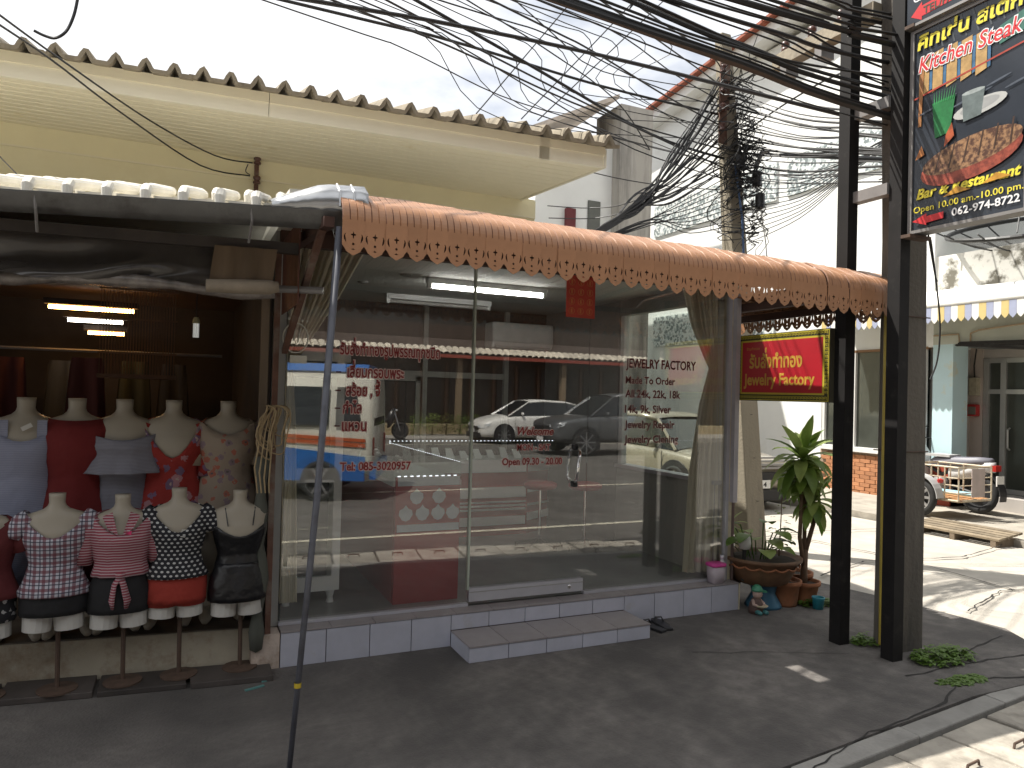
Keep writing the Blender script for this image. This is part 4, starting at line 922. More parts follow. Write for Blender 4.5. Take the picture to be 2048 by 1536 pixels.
def torso(label, x, y, zt, s, full=False, zb=.216):
    r = thing('mannequin', label, 'mannequin', (x,y,0), group='mannequins on the platform')
    b = MB().loft([ring(d, zt, s, x, y) for d in (0,.02,.045,.06,.075,.085,.10,.115,.13,.17,.215,.26,.3,.34,.40,.47,.52,.56)])
    b.build('body', M_skin, r, smooth=True)
    zh = zt-.54*s
    for sd in (-1,1):
        if full:
            q = x+sd*.062*s
            MB().tube([(q,y+.01,zh+.05*s),(q,y,zh-.15*s),(q+sd*.004,y+.0,zh-(zh-zb)*.5),(q+sd*.006,y+.02,zh-(zh-zb)*.68),(q+sd*.008,y+.01,zb+.09),(q+sd*.008,y+.005,zb+.05)], [.064*s,.058*s,.04*s,.042*s,.026*s,.026*s], 12).build('leg', M_skin, r, smooth=True)
            q += sd*.008
            MB().tube([(q,y+.03,zb+.045),(q,y-.01,zb+.05),(q+sd*.008,y-.07,zb+.025),(q+sd*.012,y-.115,zb+.014)], [.026*s,.032*s,.03*s,.016*s], 10, flat=.8).build('foot', M_skin, r, smooth=True)
        else:
            q = x+sd*.063*s
            MB().tube([(q,y+.008,zh+.06*s),(q,y+.006,zh-.06*s),(q+sd*.004,y+.004,zh-.125*s)], [.066*s,.068*s,.064*s], 16).build('thigh', M_skinw, r, smooth=False)
    if not full:
        MB().tube([(x+.02,y+.01,zh-.04),(x+.025,y+.01,.03)], .011, 8).build('stand_pole', M_iron, r); MB().lathe([(.09,.03),(.09,.038),(.02,.045)], (x+.025,y+.01,0), 16).build('stand_base', M_iron, r)
    return r
def shorts(x, y, zt, s, m, r, ln=.03, waist=.36):
    shell(x, y, zt, s, waist, waist, waist, .585, .009, 0, m, 'shorts', r, rows=8)
    for sd in (-1,1):
        q = x+sd*.063*s; zh = zt-.53*s
        MB().tube([(q,y+.008,zh+.05*s),(q,y+.006,zh-.01),(q+sd*.003,y+.005,zh-ln*s)], [.068*s,.0735*s,.0745*s], 16, cap=False).build('shorts_leg', m, r, smooth=True, thick=.003)
def price_tag(x, y, z, r, m=None, w=.022, h=.04, rz=.15):
    MB().obox((x,y,z), (w/2,.001,h/2), Matrix.Rotation(rz,3,'Y')).build('price_tag', m or M_skinw, r)
M_bks = cloth_mat('black shorts cloth','plain',[(.012,.012,.014)])
# front row of torsos
m1 = cloth_mat('plaid cloth','plaid',[(.46,.47,.53),(.14,.03,.045),(.025,.025,.05)],24,.34)
r = torso('headless mannequin torso in white and maroon plaid blouse with black shorts', -.525,0,1.0,1.0)
shell(-.525,0,1.0,1.0,.205,.105,.13,.49,.010,.012,m1,'blouse',r); shorts(-.525,0,1.0,1.0,M_bks,r,.06)
for sd in (-1,1): sleeve(-.525,0,1.0,1.0,sd,.12,.052,.048,m1,r,.75)
for k in range(5): MB().lathe([(0,-.004),(.004,0),(0,.004)], (-.53,-.10+.012*abs(k-1.5),.76-k*.055), 8).build('button', M_skinw, r)
m2 = cloth_mat('red and white stripe','stripe',[(.24,.04,.06),(.40,.31,.33)],75,.42)
r = torso('headless mannequin torso in red striped shirt knotted at the waist', -.24,0,.985,1.0)
shell(-.24,0,.985,1.0,.19,.085,.075,.40,.016,.01,m2,'shirt',r,ruf=.003); shorts(-.24,0,.985,1.0,M_bks,r,.06,.33)
for sd in (-1,1):
    sleeve(-.24,0,.985,1.0,sd,.24,.052,.042,m2,r,.28)
    MB().prism([(-.24+sd*.01,-.106,.795),(-.24+sd*.04,-.066,.905),(-.24+sd*.085,-.062,.885),(-.24+sd*.055,-.098,.825)], (0,-.004,0)).build('collar', m2, r)
    MB().tube([(-.235,-.085,.59),(-.24+sd*.02,-.10,.55),(-.235+sd*.035,-.098,.47),(-.235+sd*.03,-.095,.43)], [.022,.018,.022,.012], 8, flat=.5).build('shirt_tail', m2, r, smooth=True)
MB().lathe([(0,-.02),(.024,-.01),(.026,.01),(0,.02)], (-.235,-.088,.595), 10).build('knot', m2, r, smooth=True)
price_tag(-.205,-.10,.80,r,mat('pink tag',(.62,.04,.16),.5),.026,.03); price_tag(-.203,-.101,.78,r,None,.02,.012)
m3 = cloth_mat('polka dot cloth','dots',[(.014,.014,.019),(.48,.48,.48)],48,.26)
r = torso('headless mannequin torso in black polka dot top with red shorts', .02,0,1.01,1.0)
shell(.02,0,1.01,1.0,.215,.085,.09,.455,.012,.012,m3,'blouse',r); shorts(.02,0,1.01,1.0,cloth_mat('red shorts cloth','plain',[(.33,.035,.022)]),r,.075)
for sd in (-1,1): sleeve(.02,0,1.01,1.0,sd,.13,.05,.05,m3,r,.55)
price_tag(.045,-.105,.79,r)
r = torso('headless mannequin torso in black camisole with black satin shorts', .32,0,.99,1.0)
mbk = cloth_mat('black satin','plain',[(.010,.010,.012)],rough=.35)
shell(.32,0,.99,1.0,.235,.175,.19,.40,.007,.0,mbk,'camisole',r); shorts(.32,0,.99,1.0,mbk,r,.045,.38)
for sd in (-1,1): MB().tube([(.32+sd*.062,-.082,.81),(.32+sd*.075,-.035,.90),(.32+sd*.07,.05,.87)], .003, 5).build('strap', mbk, r)
MB().tube([(.32+.105*math.cos(a*math.pi/8),.0+.076*math.sin(a*math.pi/8),.592) for a in range(8,17)], .003, 5).build('belt_line', M_gst, r)
r = torso('headless mannequin torso in dark red top at the left picture edge', -.83,.02,.98,1.0)
shell(-.83,.02,.98,1.0,.17,.085,.09,.47,.018,.02,cloth_mat('dark red cloth','plain',[(.10,.012,.014)]),'top',r)
shorts(-.83,.02,.98,1.0,cloth_mat('black and white skirt','floral',[(.014,.014,.018),(.5,.5,.5),(.4,.4,.4),(.3,.3,.3)],28,.3),r,.04)
for sd in (-1,1): sleeve(-.83,.02,.98,1.0,sd,.16,.055,.055,MATS['dark red cloth'],r,.5)
# back row of full figures standing on the platform
def backfig(label, x): return torso(label, x,   .33, 1.462, 1.18, True)
YB, ZB, SB = .33, 1.462, 1.18
mb1 = cloth_mat('lavender blue stripe','stripe',[(.22,.235,.32),(.27,.285,.37)],110,.5)
r = backfig('headless mannequin in pale lavender strappy dress, leftmost of the back row', -.72)
shell(-.72,YB,ZB,SB,.19,.12,.16,.80,.012,.05,mb1,'dress',r,hemv=0)
for sd in (-1,1): MB().box(-.72+sd*.085-.022,-.72+sd*.085+.022,YB-.085,YB-.08,ZB-.24,ZB-.115).build('strap', mb1, r)
price_tag(-.70,YB-.10,ZB-.15,r,None,.05,.022,-.5)
mb2 = cloth_mat('crimson cloth','plain',[(.15,.009,.009)])
r = backfig('headless mannequin in plain deep red sleeveless flared dress', -.49)
shell(-.49,YB,ZB,SB,.10,.09,.08,.80,.018,.09,mb2,'dress',r,ruf=.008)
mb3 = cloth_mat('grey pinstripe','stripe',[(.16,.16,.19),(.22,.22,.26)],140,.5)
r = backfig('headless mannequin in grey off-shoulder dress with ruffled bodice', -.265)
shell(-.265,YB,ZB,SB,.20,.165,.18,.80,.008,.05,mb3,'dress',r); shell(-.265,YB,ZB,SB,.185,.15,.17,.335,.028,.055,mb3,'ruffle',r,ruf=.012)
mb4 = cloth_mat('red floral cloth','floral',[(.28,.024,.018),(.36,.18,.20),(.16,.10,.17),(.42,.32,.28)],15,.42)
r = backfig('headless mannequin in red floral wrap blouse with half sleeves', -.02)
shell(-.02,YB,ZB,SB,.27,.085,.08,.56,.012,.03,mb4,'blouse',r,ruf=.004)
for sd in (-1,1): arm(-.02,YB,ZB,SB,sd,r); sleeve(-.02,YB,ZB,SB,sd,.30,.05,.062,mb4,r,.26)
mb5 = cloth_mat('beige floral cloth','floral',[(.29,.235,.18),(.22,.16,.18),(.36,.12,.08),(.12,.10,.10)],19,.36)
r = backfig('headless mannequin in beige floral blouse nearest the shop post', .265)
shell(.265,YB,ZB,SB,.16,.085,.08,.62,.016,.03,mb5,'blouse',r,ruf=.004)
for sd in (-1,1): arm(.265,YB,ZB,SB,sd,r); sleeve(.265,YB,ZB,SB,sd,.24,.054,.056,mb5,r,.24)

# ================================================================== YELLOW BUILDING BEHIND THE SHOPS
M_yw = mat('pale yellow wall', (0.78,0.72,0.50), .8, .04, 1.2, stain=(.72,.65,.43), sscale=1.0)
M_sof = mat('cream soffit boards', (0.80,0.74,0.56), .75, .04, 1.2, stain=(.60,.50,.28), sscale=2.5, slo=.62, shi=.8)
M_fas = mat('off white fascia', (0.79,0.745,0.60), .7, .05, 2)
M_asb = mat('grey fibre cement sheet', (0.25,0.215,0.16), .95, .15, 6, bump=.4, stain=(.13,.11,.08), sscale=5, streak=True)
YB_ = thing('yellow_building','pale yellow house with deep eave and corrugated roof behind the shops','building',(1,3.4,0))
MB().box(-9,3.72,3.42,3.6,0,3.82).build('wall', M_yw, YB_); MB().box(3.60,3.72,3.6,12,0,4.3).build('side_wall', M_yw, YB_)
MB().box(-9,3.722,3.405,3.42,3.60,3.615).build('wall_batten', M_sof, YB_); MB().box(-9,3.722,3.41,3.42,3.615,3.80).build('frieze', mat('deeper yellow band',(.78,.715,.485),.8,.04,2), YB_)
def EZ(x): return -.025*(x+1.3)
def EY(x): return 2.10 - .135*x                                      # eave line, closer at the right
# soffit boards, each a strip parallel to the eave
for k in range(12):
    t0, t1 = k/12, (k+1)/12
    def sp(x, t, z=3.80): return (x, EY(x)*(1-t)+3.42*t, z+EZ(x)*(1-t))
    MB().prism([sp(-9,t0+.002), sp(3.52,t0+.002), sp(3.52,t1-.002), sp(-9,t1-.002)], (0,0,.02)).build('soffit_board', M_sof, YB_)
for x0 in [-9+2.4*i for i in range(5)]+[2.9]:
    x1 = min(3.53, x0+2.395); 
    if x1-x0 < .2: continue
    MB().prism([(x0,EY(x0)-.03,3.79+EZ(x0)),(x1,EY(x1)-.03,3.79+EZ(x1)),(x1,EY(x1)-.03,3.93+EZ(x1)),(x0,EY(x0)-.03,3.93+EZ(x0))], (0,.03,0)).build('fascia', M_fas, YB_)
    MB().prism([(x0,EY(x0)-.045,3.90+EZ(x0)),(x1,EY(x1)-.045,3.90+EZ(x1)),(x1,EY(x1)-.045,3.98+EZ(x1)),(x0,EY(x0)-.045,3.98+EZ(x0))], (0,.014,0)).build('fascia_cap', M_sof, YB_)
MB().prism([(3.52,EY(3.52)-.04,3.67),(3.52,3.6,3.80),(3.52,12,3.9),(3.52,12,4.9),(3.52,7,5.1),(3.52,EY(3.52)-.04,3.84)], (.03,0,0)).build('gable_board', M_fas, YB_)
# corrugated sheets: each sheet is a part
pit = .20
def corr(u):
    f = (u/pit) % 1.0
    return .085*max(0,1-abs(f-.5)/.22)**.8 if abs(f-.5) < .22 else 0.0
xs0 = -9.0
for i in range(13):
    a = xs0 + i*1.0; b = min(3.60, a+1.03); n = 60; P0, P1 = [], []
    for j in range(n+1):
        x = a+(b-a)*j/n; z = corr(x)+ (.006 if i % 2 else 0)
        P0.append((x, EY(x)-.17, 3.955+z+EZ(x))); P1.append((x, EY(x)+4.6, 5.2+z))
    if a > 3.5: continue
    MB().grid([P0,P1]).build('roof_sheet', M_asb, YB_, thick=.03)
# two insulator brackets on that wall
M_por = mat('brown porcelain', (0.10,0.045,0.035), .35, .2, 8)
def insul(label, x, z):
    b = thing('insulator_bracket', label, 'insulator', (x,3.40,z))
    MB().box(x-.02,x+.02,3.375,3.41,z-.17,z+.17).build('strap', M_rust, b)
    for dz in (.13,-.06):
        MB().lathe([(.018,-.05),(.035,-.045),(.035,-.03),(.02,-.015),(.035,.0),(.035,.02),(.018,.035)], (x,3.33,z+dz), 12).build('spool', M_por, b, smooth=True)
    return b
insul('rusty bracket with two brown insulators high on the yellow wall, left one', .635, 3.65); insul('rusty bracket with two brown insulators by the yellow wall corner', 3.60, 3.35)
# small house and grey pier glimpsed behind, across the side street mouth
HB = thing('back_house','white house with a weathered grey pier behind the yellow eave','house',(8,9,0))
MB().box(6.6,8.5,9.3,16,0,7.0).build('wall', M_white, HB); MB().box(8.45,9.28,9.0,10.0,0,7.85).build('pier', mat('weathered concrete pier',(.40,.38,.35),.9,.1,3,stain=(.12,.115,.11),sscale=1.6,slo=.45,shi=.65,streak=True), HB)
MB().prism([(6.4,9.1,6.95),(8.47,9.1,8.0),(8.47,9.1,8.1),(6.4,9.1,7.05)], (0,8,0)).build('roof', mat('pale sheet roof',(.55,.48,.42),.7), HB)
MB().box(7.86,8.16,9.27,9.35,4.9,5.75).build('window', M_pane, HB); MB().box(7.3,7.52,9.2,9.32,4.9,5.5).build('shutter', mat('maroon cloth',(.14,.03,.035),.8), HB)

# ================================================================== POLES AND CABLES
M_conc = mat('pole concrete', (0.33,0.29,0.22), .9, .15, 5, bump=.5, bscale=40, stain=(.17,.15,.125), sscale=2.5, streak=True)
M_concd = mat('dark weathered pole concrete', (0.135,0.12,0.10), .9, .2, 5, bump=.6, bscale=35, stain=(.05,.046,.042), sscale=2.2, slo=.45, shi=.65, streak=True)
NPOLE = thing('utility_pole','thick dark concrete utility pole beside the restaurant sign','pole',(4.2,-.99,0))
def rect(x0,x1,y0,y1,z): return [(x0,y0,z),(x1,y0,z),(x1,y1,z),(x0,y1,z)]
MB().loft([rect(4.10,4.335,-1.08,-.90,-.1),rect(4.105,4.33,-1.08,-.905,1.5),rect(4.10,4.31,-1.08,-.91,2.6),rect(4.035,4.225,-1.07,-.92,4.2),rect(3.93,4.09,-1.06,-.93,7.5)]).build('shaft', M_concd, NPOLE, bevel=.012)
MB().box(3.96,4.06,-.93,-.06,4.02,4.12).build('crossarm', M_conc, NPOLE)
for y in (-.15,-.4,-.65): MB().lathe([(.016,0),(.03,.01),(.03,.03),(.018,.04),(.03,.05),(.03,.075),(.012,.085)], (4.0,y,4.12), 10).build('insulator', M_por, NPOLE, smooth=True)
for y in (-.18,-.5): MB().box(3.95,4.07,y-.03,y+.03,3.93,4.02).build('clamp', M_gst, NPOLE)
MB().tube([(4.095,-.965,.02),(4.09,-.965,1.0),(4.09,-.965,2.3)], .014, 8).build('yellow_conduit', mat('yellow conduit',(.42,.31,.04),.5,.15,6), NPOLE)
MB().box(4.095,4.10,-1.06,-1.03,1.15,1.36).build('number_plate', M_kfr, NPOLE)
for z in (1.25,2.1,3.0): MB().tube([(4.09,-.9+.01,z),(4.09,-1.085,z),(4.34,-1.085,z)], .004, 4).build('strap', M_iron, NPOLE)
FP = thing('utility_pole','slender leaning concrete pole wrapped in tangled cables behind the shop','pole',(5.54,1.75,-.05))
def pr_(t, w_, d_):
    x = 5.55-.47*t; y = 1.75+.07*t; z = -.05+5.42*t
    return [(x-w_,y-d_,z),(x+w_,y-d_,z),(x+w_,y+d_,z),(x-w_,y+d_,z)]
fp = MB().loft([pr_(0,.125,.11),pr_(.3,.115,.1),pr_(.6,.095,.085),pr_(1,.062,.06)]).build('shaft', M_conc, FP, bevel=.012)
for k in range(7): MB().lathe([(.0,-.002),(.012,-.002),(.012,.002),(0,.002)], (5.515-.05*k,1.63+.005*k,.5+.45*k), 8).build('bolt_hole', M_dark, fp) if k < 5 else None
for z in (4.35,4.55,4.75,4.95): 
    MB().lathe([(.016,-.045),(.034,-.035),(.034,-.02),(.018,0),(.034,.02),(.034,.035),(.016,.045)], (5.0,1.70,z), 10).build('insulator', M_por, FP, smooth=True)
MB().box(5.0,5.12,1.74,1.76,4.2,5.1).build('rack', M_rust, FP)
for x,y,z in ((5.40,1.62,3.85),(5.43,1.60,3.62),(5.18,1.62,4.0)): MB().tube([(x,y,z-.09),(x,y,z-.07),(x,y,z+.07),(x,y,z+.09)], [.02,.05,.05,.02], 10).build('splice_case', M_blk, FP)
MB().tube([(5.38,1.62,3.95),(5.42,1.58,4.12),(5.5,1.56,4.15)], .022, 8).build('grey_pipe', M_gst, FP)
MB().tube([(5.14,1.66,4.0),(5.2,1.6,3.4),(5.24,1.58,2.6)], .012, 6).build('blue_pipe', mat('blue pipe',(.06,.11,.22),.5), FP)
MB().tube([(5.38,1.60,3.8),(5.50,1.58,3.2),(5.58,1.56,2.5)], .006, 5).build('white_cable', M_wfr, FP)
tang = MB()
for k in range(110):
    z = rnd.triangular(2.9,5.2,4.05); t = (z+.05)/5.42; cx_ = 5.55-.47*t; cy_ = 1.66; a0 = rnd.uniform(0,6.28); ra = rnd.uniform(.05,.26); rb = rnd.uniform(.04,.2); sw = rnd.uniform(2.5,6.2)
    ox = rnd.uniform(-.12,.18); oy = rnd.uniform(-.1,.06)
    tang.tube([(cx_+ox+ra*math.cos(a0+sw*q/10), cy_+oy+.12*math.sin(a0*2+q), z+rb*math.sin(a0+sw*q/10)+.02*q*math.sin(k)) for q in range(11)], rnd.choice([.0035,.005,.006]), 4)
for k in range(26):
    z = rnd.triangular(3.0,5.1,4.0); t = (z+.05)/5.42; cx_ = 5.55-.47*t
    tang.obox((cx_+rnd.uniform(-.12,.14),1.62+rnd.uniform(-.06,.05),z), (rnd.uniform(.007,.016),.012,rnd.uniform(.01,.03)), Matrix.Rotation(rnd.uniform(0,3),3,'Y'))
tag(tang.build('cable_tangle', mat('cable black',(.016,.016,.017),.55,.2,8), None), 'messy tangle of black cable loops and clips on the far pole', 'cable tangle', kind='stuff')
CABLES = [
 (0.0165,'k',[(-1.46,-1.06,3.67),(1.54,-1.06,3.47),(2.76,-1.06,3.41),(3.92,-1.06,3.34),(7.92,-1.06,3.34)]),
 (0.012,'k',[(-1.36,-0.99,3.75),(1.64,-0.99,3.54),(2.86,-0.99,3.47),(4.01,-0.99,3.40),(8.01,-0.99,3.41)]),
 (0.0135,'k',[(-1.02,-1.03,3.97),(1.98,-1.03,3.60),(2.86,-1.03,3.51),(3.87,-1.03,3.47),(7.87,-1.03,3.58)]),
 (0.0105,'k',[(-0.90,-0.97,4.03),(2.10,-0.97,3.66),(2.91,-0.97,3.57),(3.93,-0.97,3.55),(7.93,-0.97,3.71)]),
 (0.01275,'k',[(-0.75,-0.97,3.74),(2.25,-0.97,3.70),(3.14,-0.97,3.70),(3.98,-0.97,3.72),(7.98,-0.97,4.05)]),
 (0.018,'k',[(-0.42,-1.10,3.68),(2.58,-1.10,3.72),(3.56,-1.10,3.75),(3.94,-1.10,3.76),(7.94,-1.10,4.05)]),
 (0.0105,'k',[(-0.23,-1.12,3.75),(2.77,-1.12,3.77),(3.54,-1.12,3.78),(3.92,-1.12,3.81),(7.92,-1.12,4.31)]),
 (0.012,'k',[(0.18,-0.92,3.90),(3.18,-0.92,3.97),(4.15,-0.92,4.01),(8.15,-0.92,4.41)]),
 (0.009,'k',[(0.24,-1.06,3.82),(3.24,-1.06,3.92),(4.00,-1.06,3.95),(8.00,-1.06,4.40)]),
 (0.0075,'k',[(-1.20,-1.06,3.77),(1.80,-1.06,3.54),(2.65,-1.06,3.49),(3.87,-1.06,3.57),(7.87,-1.06,4.09)]),
 (0.0075,'k',[(-0.52,-0.88,3.83),(2.48,-0.88,3.81),(3.39,-0.88,3.82),(4.19,-0.88,3.74),(8.19,-0.88,3.60)]),
 (0.02025,'k',[(-1.41,-1.01,3.76),(1.59,-1.01,3.51),(2.81,-1.01,3.43),(3.99,-1.01,3.36),(7.99,-1.01,3.36)]),
 (0.006,'k',[(-1.21,-0.92,3.83),(1.79,-0.92,3.61),(2.89,-0.92,3.54),(4.07,-0.92,3.49),(8.07,-0.92,3.56)]),
 (0.006,'k',[(-1.05,-1.01,3.88),(1.95,-1.01,3.61),(2.88,-1.01,3.54),(3.92,-1.01,3.52),(7.92,-1.01,3.68)]),
 (0.00525,'k',[(-0.81,-0.97,3.87),(2.19,-0.97,3.69),(3.07,-0.97,3.65),(3.99,-0.97,3.60),(7.99,-0.97,3.65)]),
 (0.00525,'k',[(-0.57,-1.08,3.72),(2.43,-1.08,3.69),(3.18,-1.08,3.70),(3.88,-1.08,3.70),(7.88,-1.08,3.97)]),
 (0.006,'k',[(-0.20,-0.97,3.85),(2.80,-0.97,3.85),(3.46,-0.97,3.86),(4.07,-0.97,3.88),(8.07,-0.97,4.29)]),
 (0.00525,'k',[(0.11,-0.91,3.93),(3.11,-0.91,3.96),(3.78,-0.91,3.97),(4.16,-0.91,3.99),(8.16,-0.91,4.47)]),
 (0.0075,'k',[(0.43,-0.99,3.86),(3.43,-0.99,3.99),(4.08,-0.99,4.03),(8.08,-0.99,4.52)]),
 (0.006,'k',[(-0.66,-0.94,3.95),(2.34,-0.94,3.74),(3.17,-0.94,3.70),(4.04,-0.94,3.60),(8.04,-0.94,3.38)]),
 (0.0045,'k',[(-1.48,-0.96,3.87),(1.52,-0.96,3.51),(2.79,-0.96,3.38),(4.05,-0.96,3.33),(8.05,-0.96,3.40)]),
 (0.014,'k',[(0.57,0.40,3.93),(1.47,0.40,4.00),(2.68,0.30,4.00),(4.11,-0.60,3.52),(4.30,-0.80,3.42)]),
 (0.012,'k',[(0.68,1.20,4.31),(1.89,1.30,4.36),(3.47,1.60,4.43),(5.04,1.80,4.52)]),
 (0.013,'k',[(1.39,0.80,4.35),(2.42,1.10,4.24),(4.04,1.60,4.08),(5.13,1.80,4.07)]),
 (0.008,'k',[(0.76,0.60,4.09),(1.75,0.90,4.11),(3.36,1.40,4.08),(5.13,1.80,4.16)]),
 (0.008,'k',[(1.15,0.60,4.18),(2.07,0.90,4.12),(3.52,1.40,4.07),(5.17,1.80,3.96)]),
 (0.006,'k',[(0.97,0.70,4.19),(1.59,0.90,4.20),(2.80,1.30,4.06),(3.87,1.60,3.90),(5.17,1.80,3.85)]),
 (0.008,'k',[(1.92,0.50,4.30),(3.00,1.00,4.41),(4.06,1.40,4.38),(5.05,1.80,4.41)]),
 (0.006,'k',[(1.97,0.50,4.35),(3.19,1.00,4.62),(4.17,1.40,4.60),(5.04,1.80,4.67)]),
 (0.006,'k',[(1.43,0.50,4.21),(2.63,1.00,4.44),(3.89,1.40,4.45),(5.08,1.80,4.60)]),
 (0.006,'k',[(0.75,1.50,4.40),(1.62,1.80,4.46),(2.72,2.20,4.41),(3.96,2.60,4.48),(5.02,3.00,4.50)]),
 (0.006,'k',[(1.78,0.80,4.45),(2.64,1.20,4.45),(3.64,1.60,4.33),(4.25,1.90,4.05)]),
 (0.005,'k',[(2.05,0.50,4.37),(3.07,1.10,4.33),(3.95,1.50,4.54),(4.98,1.80,4.76)]),
 (0.007,'k',[(2.57,0.20,4.35),(3.46,0.80,4.55),(4.54,1.50,4.76),(5.04,1.80,4.83)]),
 (0.007,'k',[(2.82,0.20,4.41),(3.60,0.80,4.67),(4.66,1.50,4.94),(5.07,1.80,4.99)]),
 (0.004,'k',[(0.69,0.60,4.07),(1.59,1.00,4.19),(2.47,1.50,3.89),(5.11,1.82,4.27)]),
 (0.004,'k',[(0.87,0.60,4.11),(1.80,1.00,4.21),(2.60,1.50,4.02),(5.11,1.82,4.02)]),
 (0.004,'k',[(1.05,0.60,4.16),(2.03,1.00,4.23),(2.73,1.50,4.01),(5.11,1.82,4.01)]),
 (0.004,'k',[(1.23,0.60,4.21),(2.26,1.00,4.25),(2.87,1.50,4.05),(5.10,1.82,4.44)]),
 (0.004,'k',[(1.42,0.60,4.26),(2.50,1.00,4.29),(3.00,1.50,4.16),(5.12,1.82,3.96)]),
 (0.004,'k',[(1.62,0.60,4.31),(2.75,1.00,4.33),(3.14,1.50,4.26),(5.10,1.82,4.67)]),
 (0.004,'k',[(1.82,0.60,4.36),(3.00,1.00,4.49),(3.28,1.50,4.23),(5.10,1.82,4.41)]),
 (0.004,'k',[(2.04,0.60,4.41),(3.27,1.00,4.49),(3.42,1.50,4.37),(5.11,1.82,4.34)]),
 (0.004,'k',[(2.25,0.60,4.47),(3.55,1.00,4.59),(3.57,1.50,4.43),(5.11,1.82,4.27)]),
 (0.004,'k',[(2.48,0.60,4.53),(3.83,1.00,4.62),(3.72,1.50,4.44),(5.11,1.82,4.19)]),
 (0.007,'k',[(2.79,3.00,4.52),(3.86,3.00,5.94),(4.14,3.00,6.31)]),
 (0.007,'k',[(3.32,3.00,4.56),(4.76,3.00,6.24),(4.96,3.00,6.53)]),
 (0.007,'k',[(3.52,3.00,4.58),(4.80,3.00,5.94),(5.40,3.00,6.58)]),
 (0.01,'k',[(5.07,1.82,4.92),(4.36,1.55,3.92),(3.77,1.30,3.35),(3.28,1.10,3.00),(2.72,0.90,2.68)]),
 (0.01,'k',[(5.04,1.82,4.92),(4.33,1.55,3.95),(3.70,1.30,3.32),(3.28,1.10,2.99),(2.72,0.90,2.68)]),
 (0.006,'k',[(5.04,1.82,4.85),(4.22,1.55,3.88),(3.78,1.30,3.27),(3.28,1.10,3.03),(2.72,0.90,2.67)]),
 (0.008,'k',[(5.06,1.82,4.83),(4.34,1.55,3.94),(3.81,1.30,3.36),(3.28,1.10,3.03),(2.72,0.90,2.67)]),
 (0.01,'k',[(5.04,1.82,4.77),(4.25,1.55,3.89),(3.77,1.30,3.26),(3.28,1.10,3.01),(2.72,0.90,2.69)]),
 (0.01,'k',[(5.05,1.82,4.72),(4.37,1.55,3.88),(3.79,1.30,3.30),(3.28,1.10,3.03),(2.72,0.90,2.65)]),
 (0.01,'k',[(5.04,1.82,4.62),(4.26,1.55,3.79),(3.73,1.30,3.25),(3.28,1.10,3.00),(2.72,0.90,2.68)]),
 (0.006,'k',[(5.05,1.82,4.63),(4.29,1.55,3.80),(3.76,1.30,3.38),(3.28,1.10,2.99),(2.72,0.90,2.69)]),
 (0.008,'k',[(5.08,1.82,4.56),(4.38,1.55,3.78),(3.69,1.30,3.38),(3.28,1.10,2.99),(2.72,0.90,2.65)]),
 (0.008,'k',[(5.04,1.82,4.51),(4.30,1.55,3.74),(3.71,1.30,3.28),(3.28,1.10,2.98),(2.72,0.90,2.69)]),
 (0.01,'k',[(5.08,1.82,4.43),(4.24,1.55,3.67),(3.71,1.30,3.32),(3.28,1.10,2.99),(2.72,0.90,2.69)]),
 (0.006,'k',[(5.04,1.82,4.40),(4.34,1.55,3.69),(3.73,1.30,3.34),(3.28,1.10,2.98),(2.72,0.90,2.68)]),
 (0.01,'k',[(5.05,1.82,4.32),(4.25,1.55,3.67),(3.76,1.30,3.36),(3.28,1.10,2.98),(2.72,0.90,2.71)]),
 (0.01,'k',[(5.05,1.82,4.27),(4.28,1.55,3.59),(3.72,1.30,3.27),(3.28,1.10,2.99),(2.72,0.90,2.66)]),
 (0.008,'k',[(5.07,1.82,4.26),(4.24,1.55,3.63),(3.76,1.30,3.36),(3.28,1.10,2.99),(2.72,0.90,2.71)]),
 (0.01,'k',[(5.11,1.82,4.21),(4.26,1.55,3.59),(3.74,1.30,3.26),(3.28,1.10,2.97),(2.72,0.90,2.70)]),
 (0.01,'k',[(5.11,1.82,4.14),(4.37,1.55,3.55),(3.76,1.30,3.27),(3.28,1.10,2.97),(2.72,0.90,2.66)]),
 (0.006,'k',[(5.11,1.82,4.08),(4.24,1.55,3.54),(3.77,1.30,3.27),(3.28,1.10,2.97),(2.72,0.90,2.65)]),
 (0.006,'k',[(5.08,1.82,4.04),(4.23,1.55,3.48),(3.72,1.30,3.39),(3.28,1.10,3.00),(2.72,0.90,2.71)]),
 (0.01,'k',[(5.08,1.82,3.97),(4.24,1.55,3.51),(3.78,1.30,3.35),(3.28,1.10,3.02),(2.72,0.90,2.68)]),
 (0.006,'k',[(5.11,1.82,3.93),(4.25,1.55,3.42),(3.69,1.30,3.30),(3.28,1.10,2.97),(2.72,0.90,2.71)]),
 (0.008,'k',[(5.05,1.82,3.91),(4.27,1.55,3.44),(3.73,1.30,3.27),(3.28,1.10,2.98),(2.72,0.90,2.66)]),
 (0.005,'k',[(5.23,1.80,3.92),(4.61,1.70,3.57),(3.99,1.50,3.23),(3.23,1.30,2.87)]),
 (0.005,'k',[(5.24,1.80,3.86),(4.61,1.70,3.53),(3.99,1.50,3.23),(3.23,1.30,2.87)]),
 (0.005,'k',[(5.24,1.80,3.80),(4.61,1.70,3.49),(3.99,1.50,3.19),(3.23,1.30,2.87)]),
 (0.005,'k',[(5.24,1.80,3.74),(4.61,1.70,3.45),(3.99,1.50,3.23),(3.23,1.30,2.87)]),
 (0.005,'k',[(5.24,1.80,3.68),(4.61,1.70,3.41),(3.99,1.50,3.17),(3.23,1.30,2.87)]),
 (0.005,'k',[(5.24,1.80,3.62),(4.62,1.70,3.37),(3.99,1.50,3.19),(3.23,1.30,2.87)]),
